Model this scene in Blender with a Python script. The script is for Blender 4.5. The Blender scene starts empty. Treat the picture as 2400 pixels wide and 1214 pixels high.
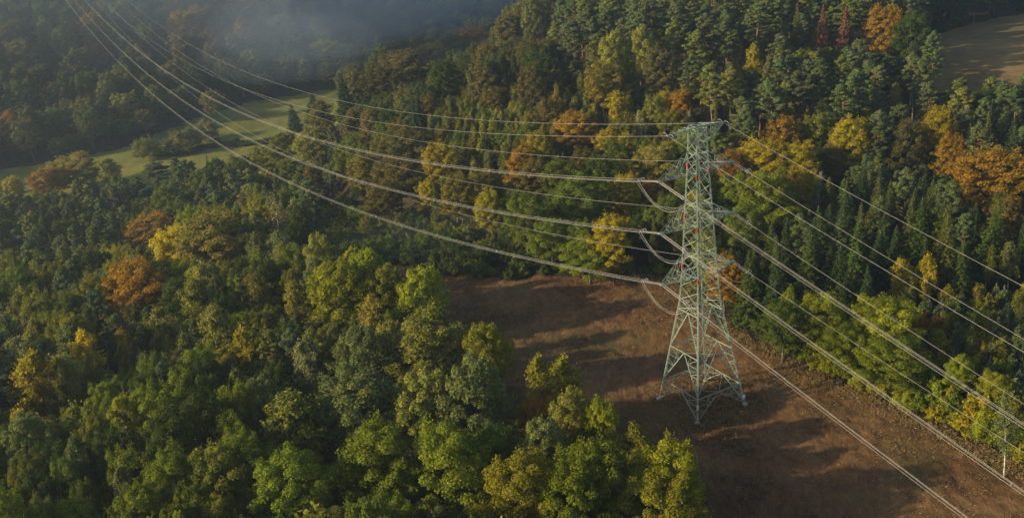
import bpy, math, random
import numpy as np
from mathutils import Vector, Matrix

random.seed(7)
RNG = np.random.default_rng(11)
scene = bpy.context.scene
col = scene.collection
R = math.radians

# ------------------------------------------------------------------ camera
F_PX, PITCH, ROLL, CAM_H = 2409.9, 0.3769, 0.0887, 102.81       # focal length in pixels of a 2400 px wide frame
_fw = np.array([0, math.cos(PITCH), -math.sin(PITCH)])
_rt = np.array([1.0, 0, 0]); _up = np.cross(_rt, _fw)
_R = math.cos(ROLL) * _rt - math.sin(ROLL) * _up
_U = math.cos(ROLL) * _up + math.sin(ROLL) * _rt
_C = np.array([0, 0, CAM_H])
cam_data = bpy.data.cameras.new("camera")
cam = bpy.data.objects.new("camera", cam_data); col.objects.link(cam)
cam_data.sensor_fit = 'HORIZONTAL'; cam_data.sensor_width = 36.0
cam_data.lens = 36.0 * F_PX / 2400.0
cam_data.clip_start = 1.0; cam_data.clip_end = 6000.0
M = Matrix(((_R[0], _U[0], -_fw[0], _C[0]), (_R[1], _U[1], -_fw[1], _C[1]), (_R[2], _U[2], -_fw[2], _C[2]), (0, 0, 0, 1)))
cam.matrix_world = M
scene.camera = cam

# ------------------------------------------------------------------ light
SUN_EL, SUN_AZ = 20.0, 194.0        # azimuth of the sun, degrees counter-clockwise from +X
world = bpy.data.worlds.new("World"); scene.world = world; world.use_nodes = True
wn = world.node_tree.nodes; wl = world.node_tree.links
sky = wn.new("ShaderNodeTexSky"); sky.sky_type = 'NISHITA'; sky.sun_disc = False
sky.sun_elevation = R(SUN_EL); sky.sun_rotation = R(90 - SUN_AZ)
sky.air_density = 1.0; sky.dust_density = 2.0
bg = wn["Background"]; bg.inputs["Strength"].default_value = 0.10
wl.new(sky.outputs[0], bg.inputs["Color"])
sd = bpy.data.lights.new("sun", 'SUN'); sd.energy = 4.4; sd.angle = R(0.9); sd.color = (1.0, 0.82, 0.47)
sun = bpy.data.objects.new("sun", sd); col.objects.link(sun)
sv = Vector((math.cos(R(SUN_AZ)) * math.cos(R(SUN_EL)), math.sin(R(SUN_AZ)) * math.cos(R(SUN_EL)), math.sin(R(SUN_EL))))
sun.rotation_euler = sv.to_track_quat('Z', 'Y').to_euler(); sun.location = (0, 0, 300)
vs = scene.view_settings
vs.view_transform = 'Standard'; vs.look = 'None'; vs.gamma = 1.0; vs.use_curve_mapping = False
vs.exposure = 0.92
cy = scene.cycles
cy.max_bounces = 5; cy.diffuse_bounces = 2; cy.transmission_bounces = 3; cy.transparent_max_bounces = 4; cy.volume_bounces = 0
cy.caustics_reflective = False; cy.caustics_refractive = False

# ------------------------------------------------------------------ helpers
def project(p):
    d = np.atleast_2d(p) - _C
    z = d @ _fw
    return np.c_[1200 + F_PX * (d @ _R) / z, 607 - F_PX * (d @ _U) / z, z]

def smooth(t):
    t = np.clip(t, 0, 1)
    return t * t * (3 - 2 * t)

def vnoise(x, y, s, seed=0):
    """smooth value noise, about -1..1"""
    x = np.asarray(x, float) / s; y = np.asarray(y, float) / s
    xi = np.floor(x).astype(int); yi = np.floor(y).astype(int); fx = smooth(x - xi); fy = smooth(y - yi)
    def h(a, b):
        n = (a * 374761393 + b * 668265263 + seed * 974711) & 0x7fffffff
        n = ((n ^ (n >> 13)) * 1274126177) & 0x7fffffff
        return ((n ^ (n >> 16)) & 0xffff) / 32767.5 - 1
    return (h(xi, yi) * (1 - fx) + h(xi + 1, yi) * fx) * (1 - fy) + (h(xi, yi + 1) * (1 - fx) + h(xi + 1, yi + 1) * fx) * fy

NV = np.array([-.648, .763])        # across the valley, towards the far hill
def ground(x, y):
    x = np.asarray(x, float); y = np.asarray(y, float)
    s = (x + 274) * NV[0] + (y - 560) * NV[1]
    far = np.maximum(0, s)
    w = smooth((x - (-39 - .58 * (y - 302))) / 45)
    q = smooth((s + 245) / 130)
    left = -36 * smooth((s + 390) / 190)
    right = 20 * smooth((y - 268) / 95) * smooth((x + 110) / 190) * (1 - q) - 36 * q
    z = (1 - w) * left + w * right + .35 * (np.sqrt(far * far + 100) - 10)
    rough = smooth((np.abs(s + 60) - 60) / 60) * smooth((np.hypot(x - 35, y - 190) - 90) / 60)
    z = z + 3.0 * vnoise(x, y, 60, 3) * rough
    z = z + 11.0 * vnoise(x, y, 150, 5) * smooth((s - 30) / 120)
    return z

def unproject(px, py, h=0.0):
    """the place on the terrain where something h metres above the ground is seen at this photo pixel"""
    d = _fw + _R * (px - 1200) / F_PX - _U * (py - 607) / F_PX
    t = np.arange(100.0, 1500.0, 0.5)
    p = _C + d[None] * t[:, None]
    below = p[:, 2] < ground(p[:, 0], p[:, 1]) + h
    i = int(np.argmax(below)) if below.any() else len(t) - 1
    return p[i, :2]

def inside(poly, x, y):
    x = np.asarray(x, float); y = np.asarray(y, float)
    r = np.zeros(x.shape, bool); n = len(poly)
    for i in range(n):
        x0, y0 = poly[i]; x1, y1 = poly[(i + 1) % n]
        c = ((y0 > y) != (y1 > y)) & (x < (x1 - x0) * (y - y0) / (y1 - y0 + 1e-12) + x0)
        r ^= c
    return r

def mesh_from(name, verts, faces, mat=None, smooth_shade=False, tint=None):
    me = bpy.data.meshes.new(name)
    verts = np.asarray(verts, np.float32).reshape(-1, 3)
    if isinstance(faces, np.ndarray):
        k = faces.shape[1]; nf = len(faces)
        me.vertices.add(len(verts)); me.vertices.foreach_set("co", verts.ravel())
        me.loops.add(nf * k); me.loops.foreach_set("vertex_index", faces.astype(np.int32).ravel())
        me.polygons.add(nf); me.polygons.foreach_set("loop_start", np.arange(0, nf * k, k, dtype=np.int32))
        me.update(calc_edges=True)
    else:
        me.from_pydata([tuple(map(float, v)) for v in verts], [], faces); me.update()
    if tint is not None:
        a = me.attributes.new("tint", 'FLOAT', 'FACE'); a.data.foreach_set("value", np.asarray(tint, np.float32))
    if mat: me.materials.append(mat)
    if smooth_shade: me.polygons.foreach_set("use_smooth", np.ones(len(me.polygons), bool))
    return me

def add(name, me, parent=None, **props):
    o = bpy.data.objects.new(name, me); col.objects.link(o)
    if parent: o.parent = parent
    for k, v in props.items(): o[k] = v
    return o

class MB:
    """collects bars and tubes into one mesh"""
    def __init__(self): self.v = []; self.f = []
    def bar(self, a, b, w, w2=None):
        a = np.array(a, float); b = np.array(b, float); d = b - a; L = np.linalg.norm(d)
        if L < 1e-6: return
        d /= L; h = np.array([0, 0, 1.0]) if abs(d[2]) < .9 else np.array([1.0, 0, 0])
        s = np.cross(d, h); s /= np.linalg.norm(s); t = np.cross(s, d); i = len(self.v)
        w2 = w if w2 is None else w2
        for p, q in ((a, w), (b, w2)):
            for u, v in ((-1, -1), (1, -1), (1, 1), (-1, 1)): self.v.append(p + s * u * q / 2 + t * v * q / 2)
        self.f += [(i, i + 1, i + 5, i + 4), (i + 1, i + 2, i + 6, i + 5), (i + 2, i + 3, i + 7, i + 6), (i + 3, i, i + 4, i + 7), (i + 3, i + 2, i + 1, i), (i + 4, i + 5, i + 6, i + 7)]
    def angle(self, a, b, w):
        """an L-section steel member"""
        a = np.array(a, float); b = np.array(b, float); d = b - a; L = np.linalg.norm(d)
        if L < 1e-6: return
        w *= .60; d /= L; h = np.array([0, 0, 1.0]) if abs(d[2]) < .9 else np.array([1.0, 0, 0])
        s = np.cross(d, h); s /= np.linalg.norm(s); t = np.cross(s, d); k = w * .16; i = len(self.v)
        prof = [(0, 0), (w, 0), (w, k), (k, k), (k, w), (0, w)]
        for p in (a, b):
            for u, v in prof: self.v.append(p + s * (u - w * .35) + t * (v - w * .35))
        for j in range(6):
            self.f.append((i + j, i + (j + 1) % 6, i + 6 + (j + 1) % 6, i + 6 + j))
        self.f += [(i, i + 3, i + 2, i + 1), (i, i + 5, i + 4, i + 3), (i + 6, i + 7, i + 8, i + 9), (i + 6, i + 9, i + 10, i + 11)]
    def tube(self, pts, rad, n=6):
        pts = [np.array(p, float) for p in pts]; m = len(pts)
        rad = [rad] * m if np.isscalar(rad) else rad
        i = len(self.v)
        for j, p in enumerate(pts):
            d = pts[min(j + 1, m - 1)] - pts[max(j - 1, 0)]; d /= (np.linalg.norm(d) + 1e-9)
            h = np.array([0, 0, 1.0]) if abs(d[2]) < .9 else np.array([1.0, 0, 0])
            s = np.cross(d, h); s /= np.linalg.norm(s); t = np.cross(s, d)
            for k in range(n):
                a = 2 * math.pi * k / n; self.v.append(p + (s * math.cos(a) + t * math.sin(a)) * rad[j])
        for j in range(m - 1):
            for k in range(n):
                self.f.append((i + j * n + k, i + j * n + (k + 1) % n, i + (j + 1) * n + (k + 1) % n, i + (j + 1) * n + k))
        self.f.append(tuple(i + k for k in reversed(range(n)))); self.f.append(tuple(i + (m - 1) * n + k for k in range(n)))
    def box(self, c, size, rz=0.0):
        c = np.array(c, float); s = np.array(size) / 2; i = len(self.v); ca, sa = math.cos(rz), math.sin(rz)
        for dz in (-1, 1):
            for dx, dy in ((-1, -1), (1, -1), (1, 1), (-1, 1)):
                x, y = dx * s[0], dy * s[1]; self.v.append(c + [x * ca - y * sa, x * sa + y * ca, dz * s[2]])
        self.f += [(i + 3, i + 2, i + 1, i), (i + 4, i + 5, i + 6, i + 7), (i, i + 1, i + 5, i + 4), (i + 1, i + 2, i + 6, i + 5), (i + 2, i + 3, i + 7, i + 6), (i + 3, i, i + 4, i + 7)]
    def build(self, name, mat, parent=None, smooth_shade=False, **props):
        return add(name, mesh_from(name, self.v, self.f, mat, smooth_shade), parent, **props)

# ------------------------------------------------------------------ materials
def new_mat(name):
    m = bpy.data.materials.new(name); m.use_nodes = True
    return m, m.node_tree.nodes, m.node_tree.links, m.node_tree.nodes["Principled BSDF"]

def plain(name, c, rough=0.6, metal=0.0, var=0.15, scale=3.0):
    m, n, l, b = new_mat(name)
    tc = n.new("ShaderNodeTexCoord"); ns = n.new("ShaderNodeTexNoise"); ns.inputs["Scale"].default_value = scale; ns.inputs["Detail"].default_value = 5
    l.new(tc.outputs["Object"], ns.inputs["Vector"])
    mx = n.new("ShaderNodeMix"); mx.data_type = 'RGBA'
    mx.inputs["A"].default_value = (*[v * (1 - var) for v in c], 1); mx.inputs["B"].default_value = (*[min(1, v * (1 + var)) for v in c], 1)
    l.new(ns.outputs["Fac"], mx.inputs["Factor"]); l.new(mx.outputs["Result"], b.inputs["Base Color"])
    b.inputs["Roughness"].default_value = rough; b.inputs["Metallic"].default_value = metal
    return m

def leaf_mat(name, autumn, transl=0.35, rough=0.75):
    """foliage: the object's own colour, varied leaf by leaf; the object's alpha says how much has turned"""
    m, n, l, b = new_mat(name)
    oi = n.new("ShaderNodeObjectInfo"); at = n.new("ShaderNodeAttribute"); at.attribute_name = "tint"
    tc = n.new("ShaderNodeTexCoord"); ns = n.new("ShaderNodeTexNoise"); ns.noise_dimensions = '4D'
    ns.inputs["Scale"].default_value = 0.35; ns.inputs["Detail"].default_value = 3
    rw = n.new("ShaderNodeMath"); rw.operation = 'MULTIPLY'; rw.inputs[1].default_value = 50
    l.new(oi.outputs["Random"], rw.inputs[0]); l.new(rw.outputs[0], ns.inputs["W"]); l.new(tc.outputs["Object"], ns.inputs["Vector"])
    # how far this leaf has turned
    a1 = n.new("ShaderNodeMath"); a1.operation = 'MULTIPLY_ADD'; a1.inputs[1].default_value = 2.2; a1.inputs[2].default_value = -1.62
    l.new(ns.outputs["Fac"], a1.inputs[0])
    a2 = n.new("ShaderNodeMath"); a2.operation = 'MULTIPLY_ADD'; a2.inputs[1].default_value = 0.5; l.new(at.outputs["Fac"], a2.inputs[0]); l.new(a1.outputs[0], a2.inputs[2])
    a3 = n.new("ShaderNodeMath"); a3.operation = 'ADD'; a3.use_clamp = True; l.new(a2.outputs[0], a3.inputs[0]); l.new(oi.outputs["Alpha"], a3.inputs[1])
    mx = n.new("ShaderNodeMix"); mx.data_type = 'RGBA'; mx.inputs["B"].default_value = (*autumn, 1)
    l.new(oi.outputs["Color"], mx.inputs["A"]); l.new(a3.outputs[0], mx.inputs["Factor"])
    hs = n.new("ShaderNodeHueSaturation"); l.new(mx.outputs["Result"], hs.inputs["Color"])
    v = n.new("ShaderNodeMath"); v.operation = 'MULTIPLY_ADD'; v.inputs[1].default_value = 0.75; v.inputs[2].default_value = 0.62
    l.new(at.outputs["Fac"], v.inputs[0]); l.new(v.outputs[0], hs.inputs["Value"])
    h = n.new("ShaderNodeMath"); h.operation = 'MULTIPLY_ADD'; h.inputs[1].default_value = 0.05; h.inputs[2].default_value = 0.475
    l.new(ns.outputs["Fac"], h.inputs[0]); l.new(h.outputs[0], hs.inputs["Hue"])
    l.new(hs.outputs["Color"], b.inputs["Base Color"])
    b.inputs["Roughness"].default_value = rough; b.inputs["Specular IOR Level"].default_value = 0.06
    tr = n.new("ShaderNodeBsdfTranslucent"); ms = n.new("ShaderNodeMixShader"); ms.inputs[0].default_value = transl
    l.new(hs.outputs["Color"], tr.inputs["Color"]); l.new(b.outputs[0], ms.inputs[1]); l.new(tr.outputs[0], ms.inputs[2])
    l.new(ms.outputs[0], n["Material Output"].inputs["Surface"])
    return m

LEAF = {'broad': leaf_mat("broad_leaves", (0.28, 0.145, 0.008)),
        'birch': leaf_mat("birch_leaves", (0.25, 0.205, 0.020)),
        'needle': leaf_mat("needles", (0.075, 0.052, 0.018), transl=0.15),
        'distant': None}

def bark_mat(name, c1, c2, scale, stretch=0.25):
    m, n, l, b = new_mat(name)
    tc = n.new("ShaderNodeTexCoord"); mp = n.new("ShaderNodeMapping"); mp.inputs["Scale"].default_value = (1, 1, stretch)
    ns = n.new("ShaderNodeTexNoise"); ns.inputs["Scale"].default_value = scale; ns.inputs["Detail"].default_value = 6
    cr = n.new("ShaderNodeValToRGB"); cr.color_ramp.elements[0].position = .35; cr.color_ramp.elements[1].position = .6
    cr.color_ramp.elements[0].color = (*c1, 1); cr.color_ramp.elements[1].color = (*c2, 1)
    l.new(tc.outputs["Object"], mp.inputs[0]); l.new(mp.outputs[0], ns.inputs["Vector"]); l.new(ns.outputs["Fac"], cr.inputs[0]); l.new(cr.outputs[0], b.inputs["Base Color"])
    b.inputs["Roughness"].default_value = 0.9
    return m
BARK = {'oak': bark_mat("grey_brown_bark", (.05, .04, .03), (.14, .115, .085), 2),
        'birch': bark_mat("white_birch_bark", (.10, .09, .08), (.55, .52, .46), 2.5, 2.5),
        'pine': bark_mat("orange_pine_bark", (.10, .055, .03), (.27, .13, .065), 2),
        'spruce': bark_mat("dark_spruce_bark", (.05, .038, .03), (.12, .09, .07), 3),
        'dead': bark_mat("bleached_dead_wood", (.16, .15, .13), (.34, .32, .29), 2)}
STEEL = plain("pale_green_painted_steel", (.195, .245, .193), .6, 0, .32, .45)
RED = plain("red_painted_plate", (.34, .022, .012), .5)
WHITE = plain("white_enamel_plate", (.7, .7, .68), .4)
CONCRETE = plain("weathered_concrete", (.21, .20, .175), .9)
ALU = plain("weathered_aluminium", (.29, .28, .265), .5, .2)
GLAZE = plain("grey_glazed_insulator", (.20, .185, .18), .4)
GALV = plain("galvanised_fitting", (.26, .265, .265), .5, .3)

def ground_mat(name, cols, scale, bump=0.4, stretch=(1, 1, 1), rot=0.0, detail_scale=6.0, dist=0.15, patchc=(.05, .045, .02)):
    """cols: dark, mid, light tones of the soil and litter; two noise layers and a bump"""
    m, n, l, b = new_mat(name)
    tc = n.new("ShaderNodeTexCoord"); mp = n.new("ShaderNodeMapping"); mp.inputs["Scale"].default_value = stretch; mp.inputs["Rotation"].default_value = (0, 0, rot)
    l.new(tc.outputs["Object"], mp.inputs[0])
    n1 = n.new("ShaderNodeTexNoise"); n1.inputs["Scale"].default_value = scale; n1.inputs["Detail"].default_value = 8; n1.inputs["Roughness"].default_value = .65; n1.inputs["Distortion"].default_value = .6
    n2 = n.new("ShaderNodeTexNoise"); n2.inputs["Scale"].default_value = detail_scale * scale; n2.inputs["Detail"].default_value = 8; n2.inputs["Roughness"].default_value = .75
    l.new(tc.outputs["Object"], n1.inputs["Vector"]); l.new(mp.outputs[0], n2.inputs["Vector"])
    cr = n.new("ShaderNodeValToRGB"); e = cr.color_ramp.elements
    e[0].position = .40; e[0].color = (*cols[0], 1); e[1].position = .62; e[1].color = (*cols[2], 1)
    k = e.new(.5); k.color = (*cols[1], 1)
    ad = n.new("ShaderNodeMath"); ad.operation = 'MULTIPLY_ADD'; ad.inputs[1].default_value = .55
    hf = n.new("ShaderNodeMath"); hf.operation = 'MULTIPLY'; hf.inputs[1].default_value = .45
    l.new(n1.outputs["Fac"], ad.inputs[0]); l.new(n2.outputs["Fac"], hf.inputs[0]); l.new(hf.outputs[0], ad.inputs[2])
    l.new(ad.outputs[0], cr.inputs[0])
    n3 = n.new("ShaderNodeTexNoise"); n3.inputs["Scale"].default_value = scale * .9; n3.inputs["Detail"].default_value = 4; n3.inputs["Distortion"].default_value = 1.0; l.new(tc.outputs["Object"], n3.inputs["Vector"])
    rp = n.new("ShaderNodeValToRGB"); rp.color_ramp.elements[0].position = .5; rp.color_ramp.elements[1].position = .66; rp.color_ramp.elements[1].color = (.75, .75, .75, 1)
    mo = n.new("ShaderNodeMix"); mo.data_type = 'RGBA'; mo.inputs["B"].default_value = (*patchc, 1); l.new(n3.outputs["Fac"], rp.inputs[0]); l.new(rp.outputs[0], mo.inputs["Factor"]); l.new(cr.outputs[0], mo.inputs["A"])
    l.new(mo.outputs["Result"], b.inputs["Base Color"])
    bp = n.new("ShaderNodeBump"); bp.inputs["Strength"].default_value = bump; bp.inputs["Distance"].default_value = dist
    l.new(n2.outputs["Fac"], bp.inputs["Height"]); l.new(bp.outputs[0], b.inputs["Normal"])
    b.inputs["Roughness"].default_value = .95; b.inputs["Specular IOR Level"].default_value = .1
    return m
FLOOR_M = ground_mat("leaf_litter", [(.018, .015, .008), (.034, .027, .014), (.05, .042, .02)], .15)
CLEAR_M = ground_mat("brash_and_soil", [(.052, .026, .011), (.118, .062, .025), (.190, .112, .048)], .045, 1.0, (1, .45, 1), .4, 22, .5, (.085, .066, .024))
MEADOW_M = ground_mat("meadow_grass", [(.080, .086, .014), (.130, .128, .022), (.185, .165, .034)], .02, .5, (1, .25, 1), .9, 12, .3, (.125, .150, .032))
FIELD_M = ground_mat("bare_field_soil", [(.100, .072, .030), (.155, .108, .044), (.21, .148, .062)], .03, .7, (.4, 1, 1), .5, 10, .3, (.105, .090, .038))

# ------------------------------------------------------------------ the ground
def px_poly(pts): return np.array([unproject(*p) for p in pts])
CLEAR_PX = [(880, 618), (1000, 636), (1120, 655), (1200, 657), (1400, 648), (1560, 655), (1640, 700), (1720, 772), (1800, 815), (1900, 872), (2050, 936), (2200, 1006), (2300, 1052), (2420, 1108), (2600, 1200),
            (2700, 1600), (1750, 1560), (1640, 1420), (1560, 1330), (1450, 1220), (1300, 1100), (1150, 1020), (1040, 940), (900, 770), (840, 660)]
MEADOW_PX = [(-150, 440), (0, 398), (150, 378), (290, 348), (400, 300), (500, 258), (600, 236), (700, 222), (800, 205), (820, 300), (700, 380), (500, 460), (200, 520), (-150, 560)]
FIELD_PX = [(2140, 100), (2200, 78), (2300, 50), (2400, 30), (2560, 0), (2620, 120), (2480, 300), (2240, 240), (2120, 190)]
CLEAR_W, MEADOW_W, FIELD_W = px_poly(CLEAR_PX), px_poly(MEADOW_PX), px_poly(FIELD_PX)

def patch(name, poly, step, mat, lift, bumpy, **props):
    x0, y0 = poly.min(0) - step; x1, y1 = poly.max(0) + step
    nx, ny = int((x1 - x0) / step) + 1, int((y1 - y0) / step) + 1
    X, Y = np.meshgrid(x0 + np.arange(nx) * step, y0 + np.arange(ny) * step)
    wob = 3.0
    keep_v = inside(poly, X + vnoise(X, Y, 6, 21) * wob, Y + vnoise(X, Y, 6, 22) * wob)
    keep = keep_v[:-1, :-1] & keep_v[1:, :-1] & keep_v[1:, 1:] & keep_v[:-1, 1:]
    Z = ground(X, Y) + lift + bumpy(X, Y)
    idx = np.arange(nx * ny).reshape(ny, nx)
    q = np.stack([idx[:-1, :-1], idx[:-1, 1:], idx[1:, 1:], idx[1:, :-1]], -1)[keep]
    used, inv = np.unique(q, return_inverse=True)
    V = np.c_[X.ravel(), Y.ravel(), Z.ravel()][used]
    return add(name, mesh_from(name, V, inv.reshape(-1, 4), mat, True), None, **props)

def terrain():
    xs = np.concatenate([[-2500, -1600, -1000], np.arange(-760, 601, 8.0), [900, 1500, 2500]])
    ys = np.concatenate([[-1500, -700, -300, -100], np.arange(0, 1261, 8.0), [1400, 1900, 2600, 3500]])
    X, Y = np.meshgrid(xs, ys); Z = ground(np.clip(X, -760, 600), np.clip(Y, -100, 1600))
    Z = np.minimum(Z, 240)
    ny, nx = X.shape; idx = np.arange(nx * ny).reshape(ny, nx)
    q = np.stack([idx[:-1, :-1], idx[:-1, 1:], idx[1:, 1:], idx[1:, :-1]], -1).reshape(-1, 4)
    return add("terrain", mesh_from("terrain", np.c_[X.ravel(), Y.ravel(), Z.ravel()], q, FLOOR_M, True), None, kind="structure",
               label="dark leaf-strewn ground of the wooded slopes and valley", category="ground")
terrain()
rough_clear = lambda X, Y: 0.35 + .22 * vnoise(X, Y, 2.2, 31) + .14 * vnoise(X, Y, 1.0, 32) + .35 * vnoise(X, Y, 9, 33) + .10 * vnoise(X + Y * .5, Y, .7, 36)
patch("felled_clearing_ground", CLEAR_W, .6, CLEAR_M, 0.12, rough_clear, kind="structure", label="brown churned ground of the felled strip under the wires", category="ground")
patch("meadow", MEADOW_W, 2.5, MEADOW_M, 0.25, lambda X, Y: .15 * vnoise(X, Y, 7, 34), kind="structure", label="pale green meadow on the valley floor below the misty hill", category="meadow")
patch("bare_field", FIELD_W, 2.5, FIELD_M, 0.25, lambda X, Y: .2 * vnoise(X, Y, 8, 35), kind="structure", label="brown bare field beyond the pine wood", category="field")

# ------------------------------------------------------------------ where the power line runs
TX, TY, PSI = 34.3225, 174.5766, 0.4874
TU = np.array([math.cos(PSI), math.sin(PSI), 0]); TN = np.array([-math.sin(PSI), math.cos(PSI), 0]); TO = np.array([TX, TY, 0.0])
A_LONG, A_SHORT, E_LONG, E_SHORT = 8.66, 7.78, 6.46, 5.78
def loc(u, n, z): return TO + TU * u + TN * n + np.array([0, 0, z])
T2 = np.array([-343.65, 831.385, 52.218]); PSI2 = .497; SAG2 = {'b': 14.33, 'e': 13.91, 's': 14.42}
T3 = np.array([154.75, -49.99, -37.49]); PSI3 = .44; SAG3 = {'b': 10.11, 'e': 12.01, 's': 10.95}
D3 = {'A': (1.0, 1.58), 'C': (-1.73, -2.36), 'B': (-.21, -.14), 'D': (-1.33, -2.03), 'E': (-1.47, -1.82), 'F': (-.32, -.31), 'G': (3.7, 4.37), 'H': (.26, .27)}
ATT = {'A': (E_SHORT, 55.0, 'e'), 'B': (-E_LONG, 55.0, 'e'), 'C': (A_SHORT, 47.30, 's'), 'D': (-A_LONG, 47.30, 'b'), 'E': (A_SHORT, 37.64, 's'), 'F': (-A_LONG, 37.64, 'b'), 'G': (A_SHORT, 27.79, 's'), 'H': (-A_LONG, 27.79, 'b')}
ARM_WORD = {'A': "short earthwire arm", 'B': "long earthwire arm", 'C': "topmost short arm", 'D': "topmost long arm", 'E': "middle short arm", 'F': "middle long arm", 'G': "lowest short arm", 'H': "lowest long arm"}
SPAN = {'far': "valley span", 'near': "near span"}
def span_fn(k, span):
    a, h, ty = ATT[k]; a0 = loc(a, 0, h)
    if span == 'far': u2 = np.array([math.cos(PSI2), math.sin(PSI2), 0]); a1 = T2 + a * u2 + [0, 0, h]; c = SAG2[ty]
    else: u2 = np.array([math.cos(PSI3), math.sin(PSI3), 0]); da, dz = D3[k]; a1 = T3 + (a + da) * u2 + [0, 0, h + dz]; c = SAG3[ty]
    L = np.linalg.norm((a1 - a0)[:2]); S = 4 * c * (L / 400) ** 2
    return (lambda t: a0 + (a1 - a0) * t - np.array([0, 0, 1.0]) * S * t * (1 - t)), L

_low = [np.concatenate([project(f(np.linspace(0.01, .8, 300)[:, None])) for f in [span_fn(k, 'far')[0]]]) for k in 'HG']
def under_wires(x, y, z, h, r):
    """kept clear below the valley span: nothing grows up into the lowest wires or hides them"""
    tp = project([[x, y, z + h]])[0]
    for pl in _low:
        o = np.argsort(pl[:, 0]); wpx = pl[o, 0]
        if not wpx[0] < tp[0] < wpx[-1]: continue
        wy = np.interp(tp[0], wpx, pl[o, 1]); wd = np.interp(tp[0], wpx, pl[o, 2])
        if tp[2] - r < wd and tp[1] - 9 < wy + r / wd * F_PX * .6: return True
    return False

# ------------------------------------------------------------------ tree kinds: each prototype is a trunk mesh and a crown mesh
def unit(v): return v / (np.linalg.norm(v, axis=-1, keepdims=True) + 1e-9)

def leaves(P, N, size, aspect=1.6, up=0.0, along=None, fold=.25):
    """one folded pointed spray per point: P centres, N facing directions, size per spray"""
    n = len(P); N = unit(N)
    A = RNG.normal(size=(n, 3)) if along is None else along + RNG.normal(size=(n, 3)) * .35
    A[:, 2] += up
    A = unit(A - N * (A * N).sum(1, keepdims=True)); B = np.cross(N, A)
    s = np.broadcast_to(np.asarray(size, float), (n,))[:, None] * RNG.uniform(.7, 1.35, (n, 1))
    L, Wd = s * aspect * .5, s * .5
    tip = P + A * L - N * s * fold * .5; base = P - A * L - N * s * fold * .3
    l = P + B * Wd; r = P - B * Wd
    V = np.stack([base, r, tip, l], 1).reshape(-1, 3)
    Fq = np.arange(n * 4).reshape(n, 4)
    return V, Fq

def join(parts):
    V = np.concatenate([p[0] for p in parts]); o = 0; Fs = []
    for v, f in parts: Fs.append(f + o); o += len(v)
    return V, np.concatenate(Fs)

def sphere_dirs(n):
    return unit(RNG.normal(size=(n, 3)))

def clump(c, r, n, size, up=.0, flat=1.0, upright=0.0, hollow=.55, aspect=1.6):
    d = sphere_dirs(n); d[:, 2] = np.where(d[:, 2] < -.35, -d[:, 2], d[:, 2])
    rad = np.array([r, r, r * flat])
    k = (hollow + (1 - hollow) * RNG.random((n, 1)) ** .6)
    P = c + d * rad * k
    N = d + RNG.normal(size=(n, 3)) * .55 + np.array([0, 0, .35])
    al = None
    if upright:
        al = d * .6 + np.array([0, 0, upright])
    return leaves(P, N, size, aspect, up, al)

def trunk_poly(h, r0, lean, n=7, wob=.25):
    pts = []; rad = []
    a = RNG.uniform(0, 6.28)
    for i in range(n):
        t = i / (n - 1)
        pts.append([lean * t * math.cos(a) + RNG.normal() * wob * t, lean * t * math.sin(a) + RNG.normal() * wob * t, h * t]); rad.append(r0 * (1 - .85 * t) + .03)
    pts[0][0] = pts[0][1] = 0
    return [np.array(p) for p in pts], rad

def at_height(pts, z):
    for a, b in zip(pts[:-1], pts[1:]):
        if a[2] <= z <= b[2]: return a + (b - a) * (z - a[2]) / (b[2] - a[2])
    return pts[-1]

def limb(mb, a, b, r):
    m = (a + b) / 2 + np.array([0, 0, -.12]) * np.linalg.norm(b - a) + RNG.normal(size=3) * .15
    mb.tube([a, m, b], [r, r * .65, r * .25], 5)

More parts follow.
